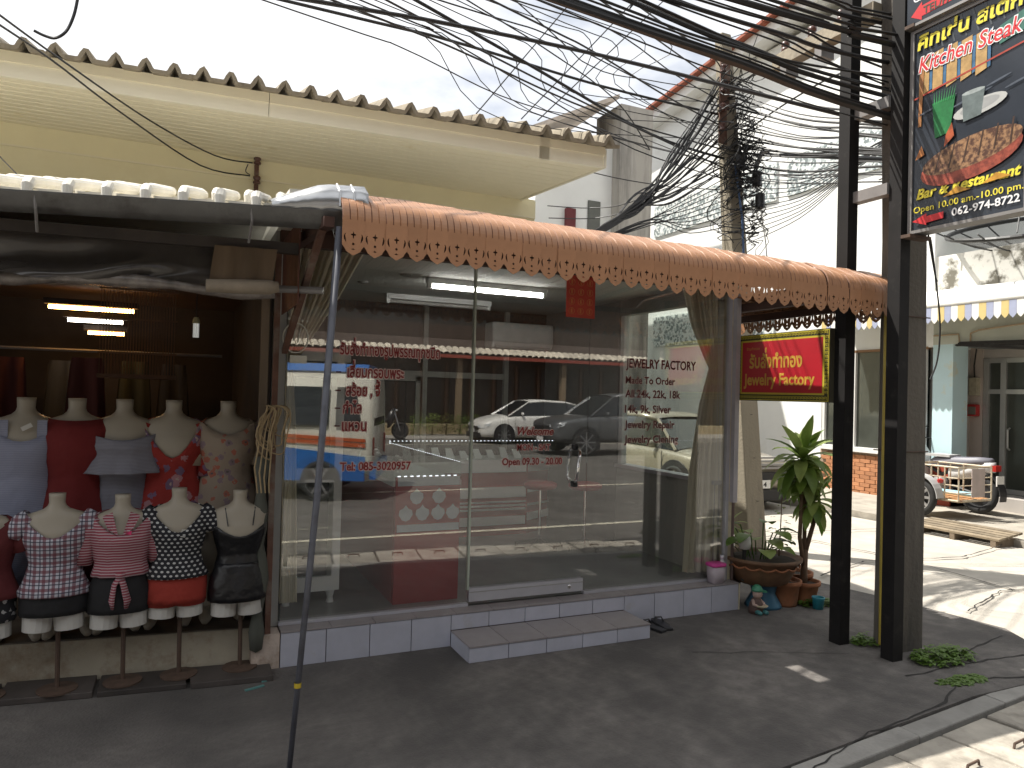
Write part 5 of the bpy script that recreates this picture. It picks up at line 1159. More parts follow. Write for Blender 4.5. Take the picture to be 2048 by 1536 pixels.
 (0.005,'k',[(5.24,1.80,3.57),(4.62,1.70,3.33),(3.99,1.50,3.19),(3.23,1.30,2.87)]),
 (0.005,'k',[(5.25,1.80,3.51),(4.62,1.70,3.29),(3.99,1.50,3.22),(3.23,1.30,2.87)]),
 (0.005,'k',[(5.25,1.80,3.45),(4.62,1.70,3.25),(3.99,1.50,3.23),(3.23,1.30,2.87)]),
 (0.005,'k',[(5.25,1.80,3.39),(4.62,1.70,3.21),(3.99,1.50,3.20),(3.23,1.30,2.87)]),
 (0.008,'k',[(5.23,1.80,4.89),(5.13,0.80,4.30),(4.47,-0.60,3.60),(4.77,-0.90,3.48)]),
 (0.006,'k',[(5.23,1.80,4.84),(5.13,0.80,4.28),(4.47,-0.60,3.60),(4.77,-0.90,3.46)]),
 (0.006,'k',[(5.23,1.80,4.79),(5.14,0.80,4.20),(4.48,-0.60,3.55),(4.77,-0.90,3.42)]),
 (0.01,'k',[(5.23,1.80,4.74),(5.14,0.80,4.16),(4.48,-0.60,3.52),(4.77,-0.90,3.42)]),
 (0.01,'k',[(5.23,1.80,4.68),(5.14,0.80,4.10),(4.48,-0.60,3.50),(4.77,-0.90,3.38)]),
 (0.01,'k',[(5.23,1.80,4.63),(5.14,0.80,4.11),(4.48,-0.60,3.43),(4.77,-0.90,3.37)]),
 (0.006,'k',[(5.24,1.80,4.58),(5.14,0.80,4.08),(4.48,-0.60,3.45),(4.77,-0.90,3.36)]),
 (0.006,'k',[(5.24,1.80,4.53),(5.14,0.80,4.00),(4.48,-0.60,3.44),(4.77,-0.90,3.32)]),
 (0.006,'k',[(5.24,1.80,4.47),(5.14,0.80,3.98),(4.48,-0.60,3.44),(4.77,-0.90,3.33)]),
 (0.008,'k',[(5.24,1.80,4.42),(5.14,0.80,3.96),(4.48,-0.60,3.35),(4.77,-0.90,3.27)]),
 (0.01,'k',[(5.24,1.80,4.37),(5.14,0.80,3.89),(4.48,-0.60,3.31),(4.77,-0.90,3.25)]),
 (0.01,'k',[(5.24,1.80,4.31),(5.14,0.80,3.89),(4.48,-0.60,3.34),(4.77,-0.90,3.23)]),
 (0.01,'k',[(5.24,1.80,4.26),(5.15,0.80,3.83),(4.48,-0.60,3.32),(4.77,-0.90,3.23)]),
 (0.008,'k',[(5.25,1.80,4.21),(5.15,0.80,3.84),(4.48,-0.60,3.34),(4.77,-0.90,3.22)]),
 (0.008,'k',[(5.25,1.80,4.16),(5.15,0.80,3.80),(4.48,-0.60,3.33),(4.77,-0.90,3.21)]),
 (0.006,'k',[(5.25,1.80,4.10),(5.15,0.80,3.75),(4.48,-0.60,3.26),(4.78,-0.90,3.15)]),
 (0.01,'k',[(5.25,1.80,4.05),(5.15,0.80,3.67),(4.49,-0.60,3.23),(4.78,-0.90,3.15)]),
 (0.006,'k',[(5.25,1.80,4.00),(5.15,0.80,3.61),(4.49,-0.60,3.19),(4.78,-0.90,3.11)]),
 (0.006,'k',[(5.25,1.80,3.94),(5.15,0.80,3.64),(4.49,-0.60,3.17),(4.78,-0.90,3.10)]),
 (0.006,'k',[(5.25,1.80,3.89),(5.15,0.80,3.56),(4.49,-0.60,3.12),(4.78,-0.90,3.06)]),
 (0.0045,'k',[(5.43,1.80,4.05),(5.67,1.30,3.87),(5.50,0.60,3.77),(4.86,-0.30,3.56),(4.51,-0.90,3.36)]),
 (0.0045,'k',[(5.44,1.80,3.99),(5.67,1.30,3.84),(5.50,0.60,3.76),(4.86,-0.30,3.57),(4.51,-0.90,3.36)]),
 (0.0045,'k',[(5.44,1.80,3.92),(5.67,1.30,3.80),(5.50,0.60,3.75),(4.86,-0.30,3.47),(4.51,-0.90,3.36)]),
 (0.0045,'k',[(5.44,1.80,3.86),(5.67,1.30,3.77),(5.50,0.60,3.73),(4.86,-0.30,3.51),(4.51,-0.90,3.36)]),
 (0.0045,'k',[(5.44,1.80,3.80),(5.67,1.30,3.73),(5.50,0.60,3.72),(4.86,-0.30,3.53),(4.51,-0.90,3.36)]),
 (0.0045,'k',[(5.44,1.80,3.73),(5.67,1.30,3.70),(5.50,0.60,3.71),(4.86,-0.30,3.50),(4.51,-0.90,3.36)]),
 (0.0045,'k',[(5.45,1.80,3.67),(5.67,1.30,3.66),(5.50,0.60,3.69),(4.86,-0.30,3.48),(4.51,-0.90,3.36)]),
 (0.0045,'k',[(5.45,1.80,3.60),(5.67,1.30,3.62),(5.50,0.60,3.68),(4.86,-0.30,3.55),(4.51,-0.90,3.36)]),
 (0.0045,'k',[(5.45,1.80,3.54),(5.68,1.30,3.59),(5.50,0.60,3.67),(4.86,-0.30,3.52),(4.51,-0.90,3.36)]),
 (0.0045,'k',[(5.45,1.80,3.48),(5.68,1.30,3.55),(5.50,0.60,3.65),(4.86,-0.30,3.48),(4.51,-0.90,3.36)]),
 (0.0045,'k',[(5.45,1.80,3.41),(5.68,1.30,3.52),(5.50,0.60,3.64),(4.86,-0.30,3.52),(4.51,-0.90,3.36)]),
 (0.0045,'k',[(5.45,1.80,3.35),(5.68,1.30,3.48),(5.50,0.60,3.62),(4.86,-0.30,3.48),(4.51,-0.90,3.36)]),
 (0.0045,'k',[(5.46,1.80,3.29),(5.68,1.30,3.45),(5.50,0.60,3.61),(4.86,-0.30,3.54),(4.51,-0.90,3.36)]),
 (0.0045,'k',[(5.46,1.80,3.22),(5.68,1.30,3.41),(5.50,0.60,3.60),(4.86,-0.30,3.56),(4.51,-0.90,3.36)]),
 (0.02,'k',[(5.49,1.75,4.16),(5.56,1.20,4.00),(4.76,-0.40,3.38),(4.57,-0.90,3.19)]),
 (0.009,'k',[(5.38,1.80,4.39),(5.28,1.20,4.43),(4.95,0.40,4.30),(4.49,-0.30,4.04)]),
 (0.007,'k',[(-1.02,0.60,3.59),(-0.77,1.40,3.67),(-0.28,2.40,3.69),(0.24,3.10,3.69),(0.59,3.33,3.74)]),
 (0.007,'k',[(-1.02,0.60,3.53),(-0.81,1.30,3.62),(-0.47,2.10,3.62),(0.12,3.00,3.55),(0.57,3.33,3.61)]),
 (0.005,'k',[(0.55,3.33,3.72),(0.53,3.33,3.65),(0.57,3.33,3.62)]),
 (0.006,'k',[(2.74,1.90,4.03),(3.39,2.20,3.89),(4.16,2.60,3.96),(4.81,2.40,3.89),(5.18,1.85,3.76)]),
 (0.006,'k',[(3.84,3.33,3.75),(4.39,3.30,3.79),(4.49,2.60,3.71),(5.11,1.85,4.01)]),
 (0.006,'k',[(3.86,3.33,3.61),(4.47,3.30,3.68),(4.63,2.60,3.67),(5.11,1.85,3.91)]),
 (0.004,'k',[(-1.02,1.00,2.89),(-0.99,1.20,2.87),(-0.96,1.40,2.85)]),
 (0.005,'k',[(-0.34,-1.40,2.83),(-0.35,-1.40,2.76),(-0.37,-1.40,2.70),(-0.40,-1.40,2.67),(-0.43,-1.40,2.67),(-0.46,-1.40,2.68)]),
 (0.006,'k',[(4.62,-0.88,2.67),(4.68,-0.88,2.40),(4.73,-0.88,2.10),(4.71,-0.88,1.86),(4.64,-0.88,1.72)]),
 (0.006,'k',[(4.15,-0.95,3.67),(4.42,-0.90,3.18),(4.66,-0.88,2.47),(4.69,-0.88,2.40)]),
]
def smooth(P, k=6):
    P = [Vector(p) for p in P]; o = []
    for i in range(len(P)-1):
        a, b, c, d = P[max(0,i-1)], P[i], P[i+1], P[min(len(P)-1,i+2)]
        for q in range(k):
            t = q/k; o.append(.5*((2*b)+(c-a)*t+(2*a-5*b+4*c-d)*t*t+(3*b-3*c+d-a)*t**3))
    return o+[P[-1]]
M_cab = MATS['cable black']
def cab_tag(i, o):
    if i < 21: tag(o, 'thick black cable of the overhead bundle running along the street', 'cable', 'street cable bundle')
    elif i < 45: tag(o, 'black cable crossing the white sky towards the far pole', 'cable', 'cables to the far pole')
    elif i < 48: tag(o, 'straight thin wire rising steeply from the corrugated roof edge', 'cable', 'roof service wires')
    elif i < 80: tag(o, 'black cable fanning from the far pole down behind the awning', 'cable', 'cable fan behind the awning')
    elif i < 114: tag(o, 'black cable strung from the far pole towards the sign posts', 'cable', 'cables from pole to posts')
    else: tag(o, ['thick grey cable strung level from the far pole to the posts','single cable rising from the far pole to the crossarm','upper wire from the picture edge to the left insulator','lower wire from the picture edge to the left insulator','short wire loop linking the two spools of the left insulator','sagging wire from the roof edge to the far pole','upper wire from the yellow wall corner insulator to the far pole','lower wire from the yellow wall corner insulator to the far pole','short thin wire against the yellow wall at the left edge','curled loose cable end hanging in the sky at upper left','drooping cable loop beside the dark concrete pole','cable running down behind the restaurant sign'][i-114], 'cable', 'single overhead wires')
for i, (r_, _k, P) in enumerate(CABLES):
    if 21 <= i < 48:                                     # carry the run on beyond the view
        a, b = (P[0], P[1]) if i < 45 else (P[-1], P[-2]); e = Vector(a) + (Vector(a)-Vector(b)).normalized()*7; P = [tuple(e)]+P if i < 45 else P+[tuple(e)]
    cab_tag(i, MB().tube(smooth(P, 5), r_, 5 if r_ < .012 else 7).build('overhead_cable', M_cab))

# ================================================================== PLANTS AND SMALL THINGS BY THE SHOP
M_terra = mat('terracotta', (0.30,0.12,0.055), .85, .2, 6, stain=(.12,.07,.04), sscale=4); M_soil = mat('dark soil', (.035,.025,.018), .95, .3, 20)
M_leaf = [mat('leaf green %d' % k, c, .45, .25, 9, spec=.5) for k, c in enumerate([(.12,.21,.035),(.18,.27,.05),(.07,.13,.025),(.26,.33,.09),(.18,.18,.05)])]
for _m in M_leaf:                                        # thin leaves let some light through
    t = _m.node_tree; b = t.nodes['Principled BSDF']; tl_ = node(t,'ShaderNodeBsdfTranslucent'); ms_ = node(t,'ShaderNodeMixShader'); ms_.inputs[0].default_value = .38
    t.links.new(b.inputs['Base Color'].links[0].from_socket, tl_.inputs[0]); t.links.new(b.outputs[0], ms_.inputs[1]); t.links.new(tl_.outputs[0], ms_.inputs[2]); t.links.new(ms_.outputs[0], t.nodes['Material Output'].inputs['Surface'])
M_trunk = mat('plant stem', (0.15,0.095,0.06), .9, .3, 12)
def leaf(base, d, ln, wd, droop, fold=.25, n=6):
    """one blade: folded strip that arches over"""
    d = Vector(d).normalized(); side = d.cross(Vector((0,0,1)))
    side = side.normalized() if side.length > .05 else Vector((1,0,0)); up = side.cross(d); A, B_, C_ = [], [], []; p = Vector(base)
    for k in range(n+1):
        t = k/n; w_ = wd*math.sin(math.pi*min(.98,(.06+.94*t)))**.75*(1 if t < .9 else .6)
        A.append(p+side*w_+up*w_*fold); B_.append(p.copy()); C_.append(p-side*w_+up*w_*fold); d = (d+Vector((0,0,-droop/n))).normalized(); up = side.cross(d); p = p+d*ln/n
    return A, B_, C_
def rosette(name, c, n, ln, wd, par, seed, elev=(10,75), mats=(0,1,3)):
    q = random.Random(seed); 
    for k in range(n):
        a = k*2.399+q.uniform(-.2,.2); e = R(elev[0]+(elev[1]-elev[0])*(k/n)**1.0)
        A, B_, C_ = leaf(Vector(c)+Vector((0,0,.06*k/n)), (math.cos(a)*math.cos(e),math.sin(a)*math.cos(e),math.sin(e)), ln*q.uniform(.8,1.1), wd*q.uniform(.85,1.1), 1.9*(1-k/n)+.4)
        MB().grid([A,B_,C_]).build(name, M_leaf[mats[q.randrange(len(mats))]], par, smooth=True)
DR = thing('dracaena_plant','tall broad-leaved potted dracaena with three leaf crowns by the post','plant',(4.43,.0,0))
tr = MB().tube([(4.43,-.02,.08),(4.44,-.01,.25),(4.46,0,.40)], [.03,.026,.022], 8).build('trunk', M_trunk, DR, smooth=True)
MB().tube([(4.44,-.01,.25),(4.40,0,.50),(4.41,.0,.72),(4.43,.02,1.05)], [.02,.016,.015,.014], 7).build('branch', M_trunk, tr, smooth=True)
MB().tube([(4.46,0,.38),(4.52,-.02,.60),(4.56,-.02,.74)], [.02,.016,.014], 7).build('branch', M_trunk, tr, smooth=True)
MB().tube([(4.45,0,.36),(4.47,.02,.6),(4.46,.02,.95)], [.018,.015,.013], 7).build('branch', M_trunk, tr, smooth=True)
rosette('leaf', (4.43,.02,1.06), 30, .34, .046, DR, 1, (-20,78)); rosette('leaf', (4.52,-.02,.74), 24, .26, .042, DR, 2, (-25,65)); rosette('leaf', (4.46,.03,.92), 22, .25, .042, DR, 3, (-35,50)); rosette('leaf', (4.56,.1,1.08), 16, .26, .042, DR, 4, (-20,60))
def pot(label, x, y, r0, r1, h, z=0, name='flower_pot', m=None):
    p = thing(name, label, 'pot', (x,y,z))
    MB().lathe([(r0,0),(r0*1.02,.02),(r1*.95,h*.8),(r1*1.07,h*.84),(r1*1.08,h),(r1*.95,h),(r1*.9,h*.82),(0,h*.8)], (x,y,z), 24).build('body', m or M_terra, p, smooth=True)
    MB().lathe([(r1*.92,h*.86),(0,h*.9)], (x,y,z), 20).build('soil', M_soil, p); return p
pot('terracotta pot at the foot of the dracaena', 4.43,-.02,.085,.115,.17); pot('round terracotta pot beside the blue stand', 4.24,.0,.10,.125,.19); pot('terracotta pot behind the dracaena stem', 4.50,.14,.10,.13,.2)
st_ = thing('pot_stand','blue waisted ceramic stand under the big bowl planter','stand',(4.06,.02,0))
MB().lathe([(.135,0),(.13,.02),(.085,.10),(.10,.16),(.12,.175)], (4.06,.02,0), 24).build('body', mat('blue glazed ceramic',(.045,.14,.22),.4,.2,6), st_, smooth=True)
bw = thing('bowl_planter','wide terracotta bowl planter raised on the blue stand','planter',(4.07,.06,.17))
MB().lathe([(.17,.172),(.20,.19),(.25,.28),(.275,.345),(.295,.35),(.297,.372),(.28,.375),(.262,.36),(.24,.33),(0,.33)], (4.07,.06,0), 32).build('body', mat('brown glazed clay',(.16,.085,.045),.6,.25,8,stain=(.08,.05,.03),sscale=5), bw, smooth=True)
for k in range(16):
    a0, a1 = 2*math.pi*k/16, 2*math.pi*(k+1)/16
    MB().tube([(4.07+.274*math.cos(a0+(a1-a0)*q/4),.06+.274*math.sin(a0+(a1-a0)*q/4),.322-.018*math.sin(math.pi*q/4)) for q in range(5)], .008, 5).build('scallop', M_terra, bw)
MB().lathe([(.255,.345),(0,.365)], (4.07,.06,0), 24).build('soil', M_soil, bw)
LP = thing('leafy_plant','broad-leaved green plant growing in the bowl planter','plant',(4.08,.06,.36)); q = random.Random(9)
for k in range(16):
    a = k*2.4; b0 = Vector((4.03+.08*math.cos(a),.06+.08*math.sin(a),.36)); tp_ = b0+Vector((math.cos(a)*q.uniform(.03,.14),math.sin(a)*q.uniform(.03,.12),q.uniform(.08,.26)))
    MB().tube([b0,(b0+tp_)/2+Vector((0,0,.03)),tp_], .005, 5).build('stem', M_leaf[2], LP)
    A, B_, C_ = leaf(tp_, (math.cos(a),math.sin(a),.35), q.uniform(.14,.21), q.uniform(.05,.075), .9, .2); MB().grid([A,B_,C_]).build('leaf', M_leaf[(0,2,1,3)[k % 4]], LP, smooth=True)
SH = thing('small_shrub','thin-stemmed young shrub with sparse leaves in the bowl planter','plant',(4.27,.06,.36))
sm = MB().tube([(4.25,.06,.35),(4.26,.06,.55),(4.27,.06,.80)], [.006,.005,.003], 5).build('stem', M_trunk, SH)
for k in range(38):
    z = q.uniform(.40,.74); a = q.uniform(0,6.28); A, B_, C_ = leaf((4.26+.06*math.cos(a)*q.random()*1.8,.06+.06*math.sin(a),z), (math.cos(a),math.sin(a),.2), .05, .014, .6, .1, 3); MB().grid([A,B_,C_]).build('leaf', M_leaf[(1,3,4)[k % 3]], SH, smooth=True)
SP_ = thing('corner_shrub','pale spiky plant growing beside the shop corner','plant',(3.95,.32,.0)); rosette('leaf', (3.97,.30,.52), 16, .17, .016, SP_, 12, (0,75), (3,1)); rosette('leaf', (3.90,.25,.40), 12, .12, .02, SP_, 13, (-20,60), (0,2))
MB().tube([(3.95,.3,0),(3.96,.3,.3),(3.97,.3,.53)], .014, 6).build('stem', M_trunk, SP_)
pot('dark pot behind the shop corner', 3.95,.30,.09,.12,.22,0,'flower_pot',M_iron)
# white stone animal ornament
orn = thing('stone_ornament','small white stone ornament beside the shop corner post','ornament',(3.86,.0,.30))
MB().lathe([(0,-.07),(.035,-.06),(.045,-.02),(.04,.02),(.02,.05),(0,.058)], (3.87,.02,.50), 14, sx=1.1).build('body', mat('white stone',(.55,.55,.52),.7,.1,20), orn, smooth=True)
MB().tube([(3.87,.03,.20),(3.87,.02,.45)], .015, 6).build('stem', M_dark, orn)
# bucket, tub, bottle, sandals, litter
bk_ = thing('small_bucket','small turquoise plastic bucket on the ground by the plant','bucket',(4.40,-.19,0))
MB().lathe([(.036,0),(.044,.075),(.047,.078),(.047,.088),(.040,.088),(.034,.01),(0,.008)], (4.40,-.19,0), 18).build('body', mat('turquoise plastic',(.03,.24,.30),.4), bk_, smooth=True)
tb = thing('plastic_tub','small frosted plastic tub with pink lid on the shop ledge','tub',(3.63,.055,.2))
fz = mat('frosted plastic',(.50,.44,.48),.35,.05,6)
MB().loft([[(3.632+a*c*k, .055+b*c*k*.85, z) for a, b in ((-1,-.7),(-.7,-1),(.7,-1),(1,-.7),(1,.7),(.7,1),(-.7,1),(-1,.7))] for c, k, z in ((.05,1,.2),(.055,1,.26),(.058,1,.325))]).build('body', fz, tb, smooth=True)
MB().loft([[(3.632+a*c, .055+b*c*.85, z) for a, b in ((-1,-.7),(-.7,-1),(.7,-1),(1,-.7),(1,.7),(.7,1),(-.7,1),(-1,.7))] for c, z in ((.060,.322),(.066,.325),(.066,.342),(.058,.346))]).build('lid', mat('pink lid',(.62,.06,.30),.35), tb, smooth=True)
bt = thing('spray_bottle','white plastic bottle standing behind the pink-lidded tub','bottle',(3.715,.085,.2))
MB().lathe([(.026,0),(.028,.02),(.028,.11),(.014,.15),(.012,.165),(.016,.167),(.016,.19),(0,.19)], (3.715,.085,.2), 16).build('body', mat('milky plastic',(.62,.62,.64),.4), bt, smooth=True)
for k,(x,y,rz) in enumerate(((2.93,-.13,.2),(3.03,-.11,-.15))):
    sd = thing('sandal',['dark rubber sandal touching the end of the tiled step','dark rubber sandal lying farther from the tiled step'][k],'sandal',(x,y,0),rz)
    MB().loft([[(a*w_,b,z) for a,b,w_ in ((-1,-.12,.028),(1,-.12,.028),(1,0,.036),(1,.08,.034),(.6,.115,.03),(-.6,.115,.03),(-1,.08,.034),(-1,0,.036))] for z in (0,.018)]).build('sole', M_blk, sd, local=True, bevel=.004)
    MB().tube([(-.035,.03,.015),(-.02,.04,.045),(.02,.04,.045),(.035,.03,.015)], .010, 8, flat=.5).build('strap', M_blk, sd, local=True)
for x,y,w_,rz in ((.47,-.16,.03,.3),(.40,-.24,.05,.35)):
    o = tag(MB().obox((x,y,.004), (w_,.008,.003), Matrix.Rotation(rz,3,'Z')).build('litter_strip', mat('teal plastic scrap',(.10,.25,.24),.5)), 'scrap of teal plastic on the ground by the plinth corner' if w_ < .04 else 'longer teal plastic scrap beside the dark planks', 'litter')
# garden gnome with a green cap, sitting with a tray
gn = thing('garden_gnome','small painted figurine in green cap holding a tray at the plinth corner','figurine',(3.87,-.11,0))
body = MB(); bx_, by_ = 3.87,-.11
body.lathe([(.0,0),(.052,.0),(.055,.03),(.046,.07),(.03,.105),(.018,.115)], (bx_,by_,0), 16, cap=True)
body.build('body', mat('dull painted clothes',(.10,.06,.05),.7,.3,18), gn, smooth=True)
hd = MB().lathe([(0,.105),(.022,.11),(.034,.128),(.035,.15),(.028,.172),(0,.182)], (bx_+.004,by_-.006,0), 16).build('head', mat('painted face',(.46,.33,.28),.6,.08,10), gn, smooth=True)
MB().lathe([(0,-.004),(.005,0),(0,.004)], (bx_+.022,by_-.037,.142), 8).build('nose', MATS['painted face'], hd)
for dx in (.006,.028): MB().lathe([(0,-.003),(.0035,0),(0,.003)], (bx_+dx,by_-.040+dx*.15,.152), 6).build('eye', M_blk, hd)
MB().box(bx_+.006,bx_+.026,by_-.0375,by_-.035,.128,.131).build('mouth', M_redb, hd)
gc = mat('green cap paint',(.06,.25,.15),.5,.1,10)
MB().lathe([(.040,.160),(.040,.172),(.032,.192),(.015,.205),(0,.208)], (bx_+.002,by_-.004,0), 16).build('cap', gc, gn, smooth=True)
MB().prism([(bx_-.005,by_-.03,.160),(bx_+.05,by_-.055,.155),(bx_+.065,by_-.03,.158),(bx_+.04,by_+.0,.163)], (0,0,.006)).build('cap_peak', gc, gn)
for sd in (-1,1): MB().tube([(bx_+sd*.03,by_,.095),(bx_+sd*.046,by_-.025,.07),(bx_+sd*.03,by_-.05,.062)], [.013,.012,.010], 8).build('arm', MATS['painted face'], gn, smooth=True)
MB().lathe([(.0,.055),(.04,.056),(.05,.066),(.046,.068),(0,.062)], (bx_+.004,by_-.045,0), 16).build('tray', mat('cream tray',(.5,.44,.3),.5), gn)
for sd in (-1,1): MB().tube([(bx_+sd*.025,by_-.01,.02),(bx_+sd*.028,by_-.06,.02),(bx_+sd*.03,by_-.085,.018)], [.018,.016,.013], 8).build('leg', mat('teal trousers',(.06,.2,.2),.6), gn, smooth=True)
# weeds at the pole and the ground
def weeds(label, cx_, cy_, rx, ry, n, h, seed):
    q = random.Random(seed); m_ = MB()
    for k in range(n):
        a = q.uniform(0,6.28); rr = math.sqrt(q.random()); p = Vector((cx_+rx*rr*math.cos(a), cy_+ry*rr*math.sin(a), .0)); hh = h*(1-.55*rr)*q.uniform(.4,1)
        for j in range(4):
            b = q.uniform(0,6.28); A, B_, C_ = leaf(p+Vector((0,0,hh*(.3+.7*q.random()))), (math.cos(b),math.sin(b),.5), q.uniform(.02,.045), q.uniform(.008,.016), .8, .15, 2); m_.grid([A,B_,C_])
    return tag(m_.build('weeds', M_leaf[0], None), label, 'weeds', kind='stuff')
weeds('low green weeds at the foot of the dark concrete pole', 4.27,-1.25,.24,.11,170,.11,1); weeds('tuft of weeds between post and concrete pole', 4.06,-.88,.08,.06,60,.09,2); weeds('flattened grass in the pavement crack', 4.05,-1.52,.18,.05,60,.02,3); weeds('weeds round the dracaena pot', 4.46,-.1,.14,.09,90,.09,4); weeds('weeds along the far kerb of the side street', 8.78,1.9,.08,.6,90,.12,5)

# ================================================================== VEHICLES
M_tyre = mat('tyre rubber',(.02,.02,.02),.8,.2,12); M_rim = mat('alloy rim',(.45,.45,.46),.3,.05,8,metal=.8); M_cglass = mat('car glass',(.015,.018,.02),.05,.1,3,spec=.8); M_lamp = mat('headlamp glass',(.5,.52,.54),.1,.05,10,spec=.8); M_trimb = mat('black car trim',(.018,.018,.02),.5,.1,6)
def wheel(par, x, y, z, r_, side, spokes=8, w_=.19):
    t_ = MB(); n = 24
    rings = []
    for k in range(9):
        a = 2*math.pi*k/8; rr = r_-.055+.055*math.cos(a) ; yy = w_/2*math.sin(a); rings.append([(x+rr*math.cos(2*math.pi*j/n), y+yy, z+rr*math.sin(2*math.pi*j/n)) for j in range(n)])
    t_.loft(rings, cap=False); o = t_.build('wheel', M_tyre, par, smooth=True, local=True)
    d = MB(); yo = y+side*w_*.36
    d.loft([[(x+rr*math.cos(2*math.pi*j/n), yy, z+rr*math.sin(2*math.pi*j/n)) for j in range(n)] for rr, yy in ((r_-.075,yo),(r_-.085,yo-side*.03),(.02,yo-side*.04))], cap=False); d.build('rim_well', M_trimb, o, local=True)
    sp_ = MB(); sp_.loft([[(x+rr*math.cos(2*math.pi*j/n), yo+side*.004, z+rr*math.sin(2*math.pi*j/n)) for j in range(n)] for rr in (r_-.068,r_-.092)], cap=False)
    for k in range(spokes):
        a = 2*math.pi*k/spokes; sp_.bar((x+.03*math.cos(a),yo,z+.03*math.sin(a)),(x+(r_-.08)*math.cos(a),yo,z+(r_-.08)*math.sin(a)), .035, .012, up=(0,1,0))
    sp_.obox((x,yo,z),(.045,.01,.045),Matrix.Identity(3)); sp_.build('rim', M_rim, o, local=True); return o
def car(name, label, loc, rz, paint, st, gh, wheels, roof=None, wr=.31, plate=None, low=None, extra=None, cat='car'):
    """st: body stations (x, half width, z low, z belt, z top); gh: glasshouse stations (x, half base, half roof, z base, z roof)"""
    r = thing(name, label, cat, loc, rz)
    rings = []
    for x, h, zl, zb, zt in st:
        half = [(h*.86,zl),(h*.985,zl+.10),(h,zl+.22),(h*1.0,zb-.16),(h*.965,zb-.03),(h*.90,zb+.01),(h*.55,zt),(0,zt+.012)]
        rings.append([(x,-y,z) for y,z in half] + [(x,y,z) for y,z in reversed(half[:-1])])
    b = fixn(MB().loft(rings).build('body', paint, r, smooth=True, local=True)); b.modifiers.new('smooth','SUBSURF').render_levels = 1
    g_ = fixn(MB().loft([[(x,-hb,zb),(x,-hr,zr-.03),(x,-hr*.7,zr),(x,hr*.7,zr),(x,hr,zr-.03),(x,hb,zb)] for x,hb,hr,zb,zr in gh]).build('glasshouse', M_cglass, r, smooth=False, local=True))
    k0, k1 = roof or (1, len(gh)-2)
    rr = []
    for x,hb,hr,zb,zr in gh[k0:k1+1]: rr.append([(x,-hr-.012,zr-.055),(x,-hr*.98,zr+.004),(x,-hr*.5,zr+.026),(x,0,zr+.032),(x,hr*.5,zr+.026),(x,hr*.98,zr+.004),(x,hr+.012,zr-.055)])
    MB().loft(rr, cap=False, close=False).build('roof', paint, r, smooth=True, local=True, thick=.012)
    for sd in (-1,1):
        e = [(x,sd*(hr+.004),zr-.02) for x,hb,hr,zb,zr in gh]; q = [(x,sd*(hb+.004),zb) for x,hb,hr,zb,zr in gh]
        MB().tube([q[0],e[k0]], .026, 6).build('pillar', paint, r, local=True); MB().tube([e[k1],q[-1]], .05, 6).build('pillar', paint, r, local=True)
        mid = (k0+k1+1)//2; MB().tube([e[mid],(gh[mid][0]+.04,q[mid][1],gh[mid][3])], .022, 6).build('pillar', M_trimb, r, local=True)
        xm = gh[0][0]+.48; MB().lathe([(0,-.06),(.05,-.05),(.062,0),(.05,.05),(0,.06)], (xm,sd*(gh[0][1]+.10),gh[0][3]+.07), 10, sx=.7, sy=1.5).build('mirror', paint, r, smooth=True, local=True)
        for x in (gh[mid][0]-.35, gh[mid][0]+.55): MB().box(x,x+.14,sd*(st[3][1]+.004)-.008,sd*(st[3][1]+.004)+.008,gh[0][3]-.13,gh[0][3]-.10).build('door_handle', M_rim if paint is not M_trimb else M_rim, r, local=True)
        for x in (gh[mid][0]+.04, gh[0][0]+.22): MB().box(x,x+.008,sd*(st[3][1]+.001)-.004,sd*(st[3][1]+.001)+.004,.38,gh[0][3]-.02).build('door_seam', M_trimb, r, local=True)
        for x in wheels:
            h = .86
            for s in st:
                if s[0] <= x: h = s[1]
            MB().prism([(x+(wr+.07)*math.cos(math.pi*k/12-.0),sd*(h-.03),wr+(wr+.07)*math.sin(math.pi*k/12)) for k in range(13)]+[(x-wr-.07,sd*(h-.03),.16),(x+wr+.07,sd*(h-.03),.16)], (0,sd*.036,0)).build('wheel_arch', M_trimb, r, local=True)
            wheel(r, x, sd*(h-.065), wr, wr, sd)
        x0, h0, zl, zb, zt = st[1]
        MB().prism([(x0-.10,sd*(h0*.55),zb-.10),(x0+.02,sd*(h0*.93),zb-.07),(x0+.20,sd*(h0*1.03),zb-.02),(x0+.12,sd*(h0*1.02),zb-.13),(x0-.04,sd*(h0*.9),zb-.18),(x0-.12,sd*h0*.58,zb-.17)], (-.02,0,.01)).build('headlight', M_lamp, r, local=True)
    x0 = st[0][0]; zf = st[0][3]
    MB().box(x0-.025,x0+.08,-.42,.42,zf-.16,zf-.05).build('grille', M_trimb, r, local=True); MB().box(x0-.035,x0+.06,-.55,.55,.20,.36).build('lower_intake', M_trimb, r, local=True)
    pl = MB().box(x0-.045,x0-.03,-.19,.19,.38,.50).build('number_plate', M_wfr, r, local=True)
    if extra: extra(r)
    return r
P_white = mat('pearl white paint',(.74,.73,.69),.25,.02,3,coat=.6); P_grey = mat('graphite paint',(.12,.125,.13),.3,.05,3,metal=.4,coat=.6); P_gold = mat('champagne gold paint',(.27,.24,.19),.32,.05,3,metal=.3,coat=.6)
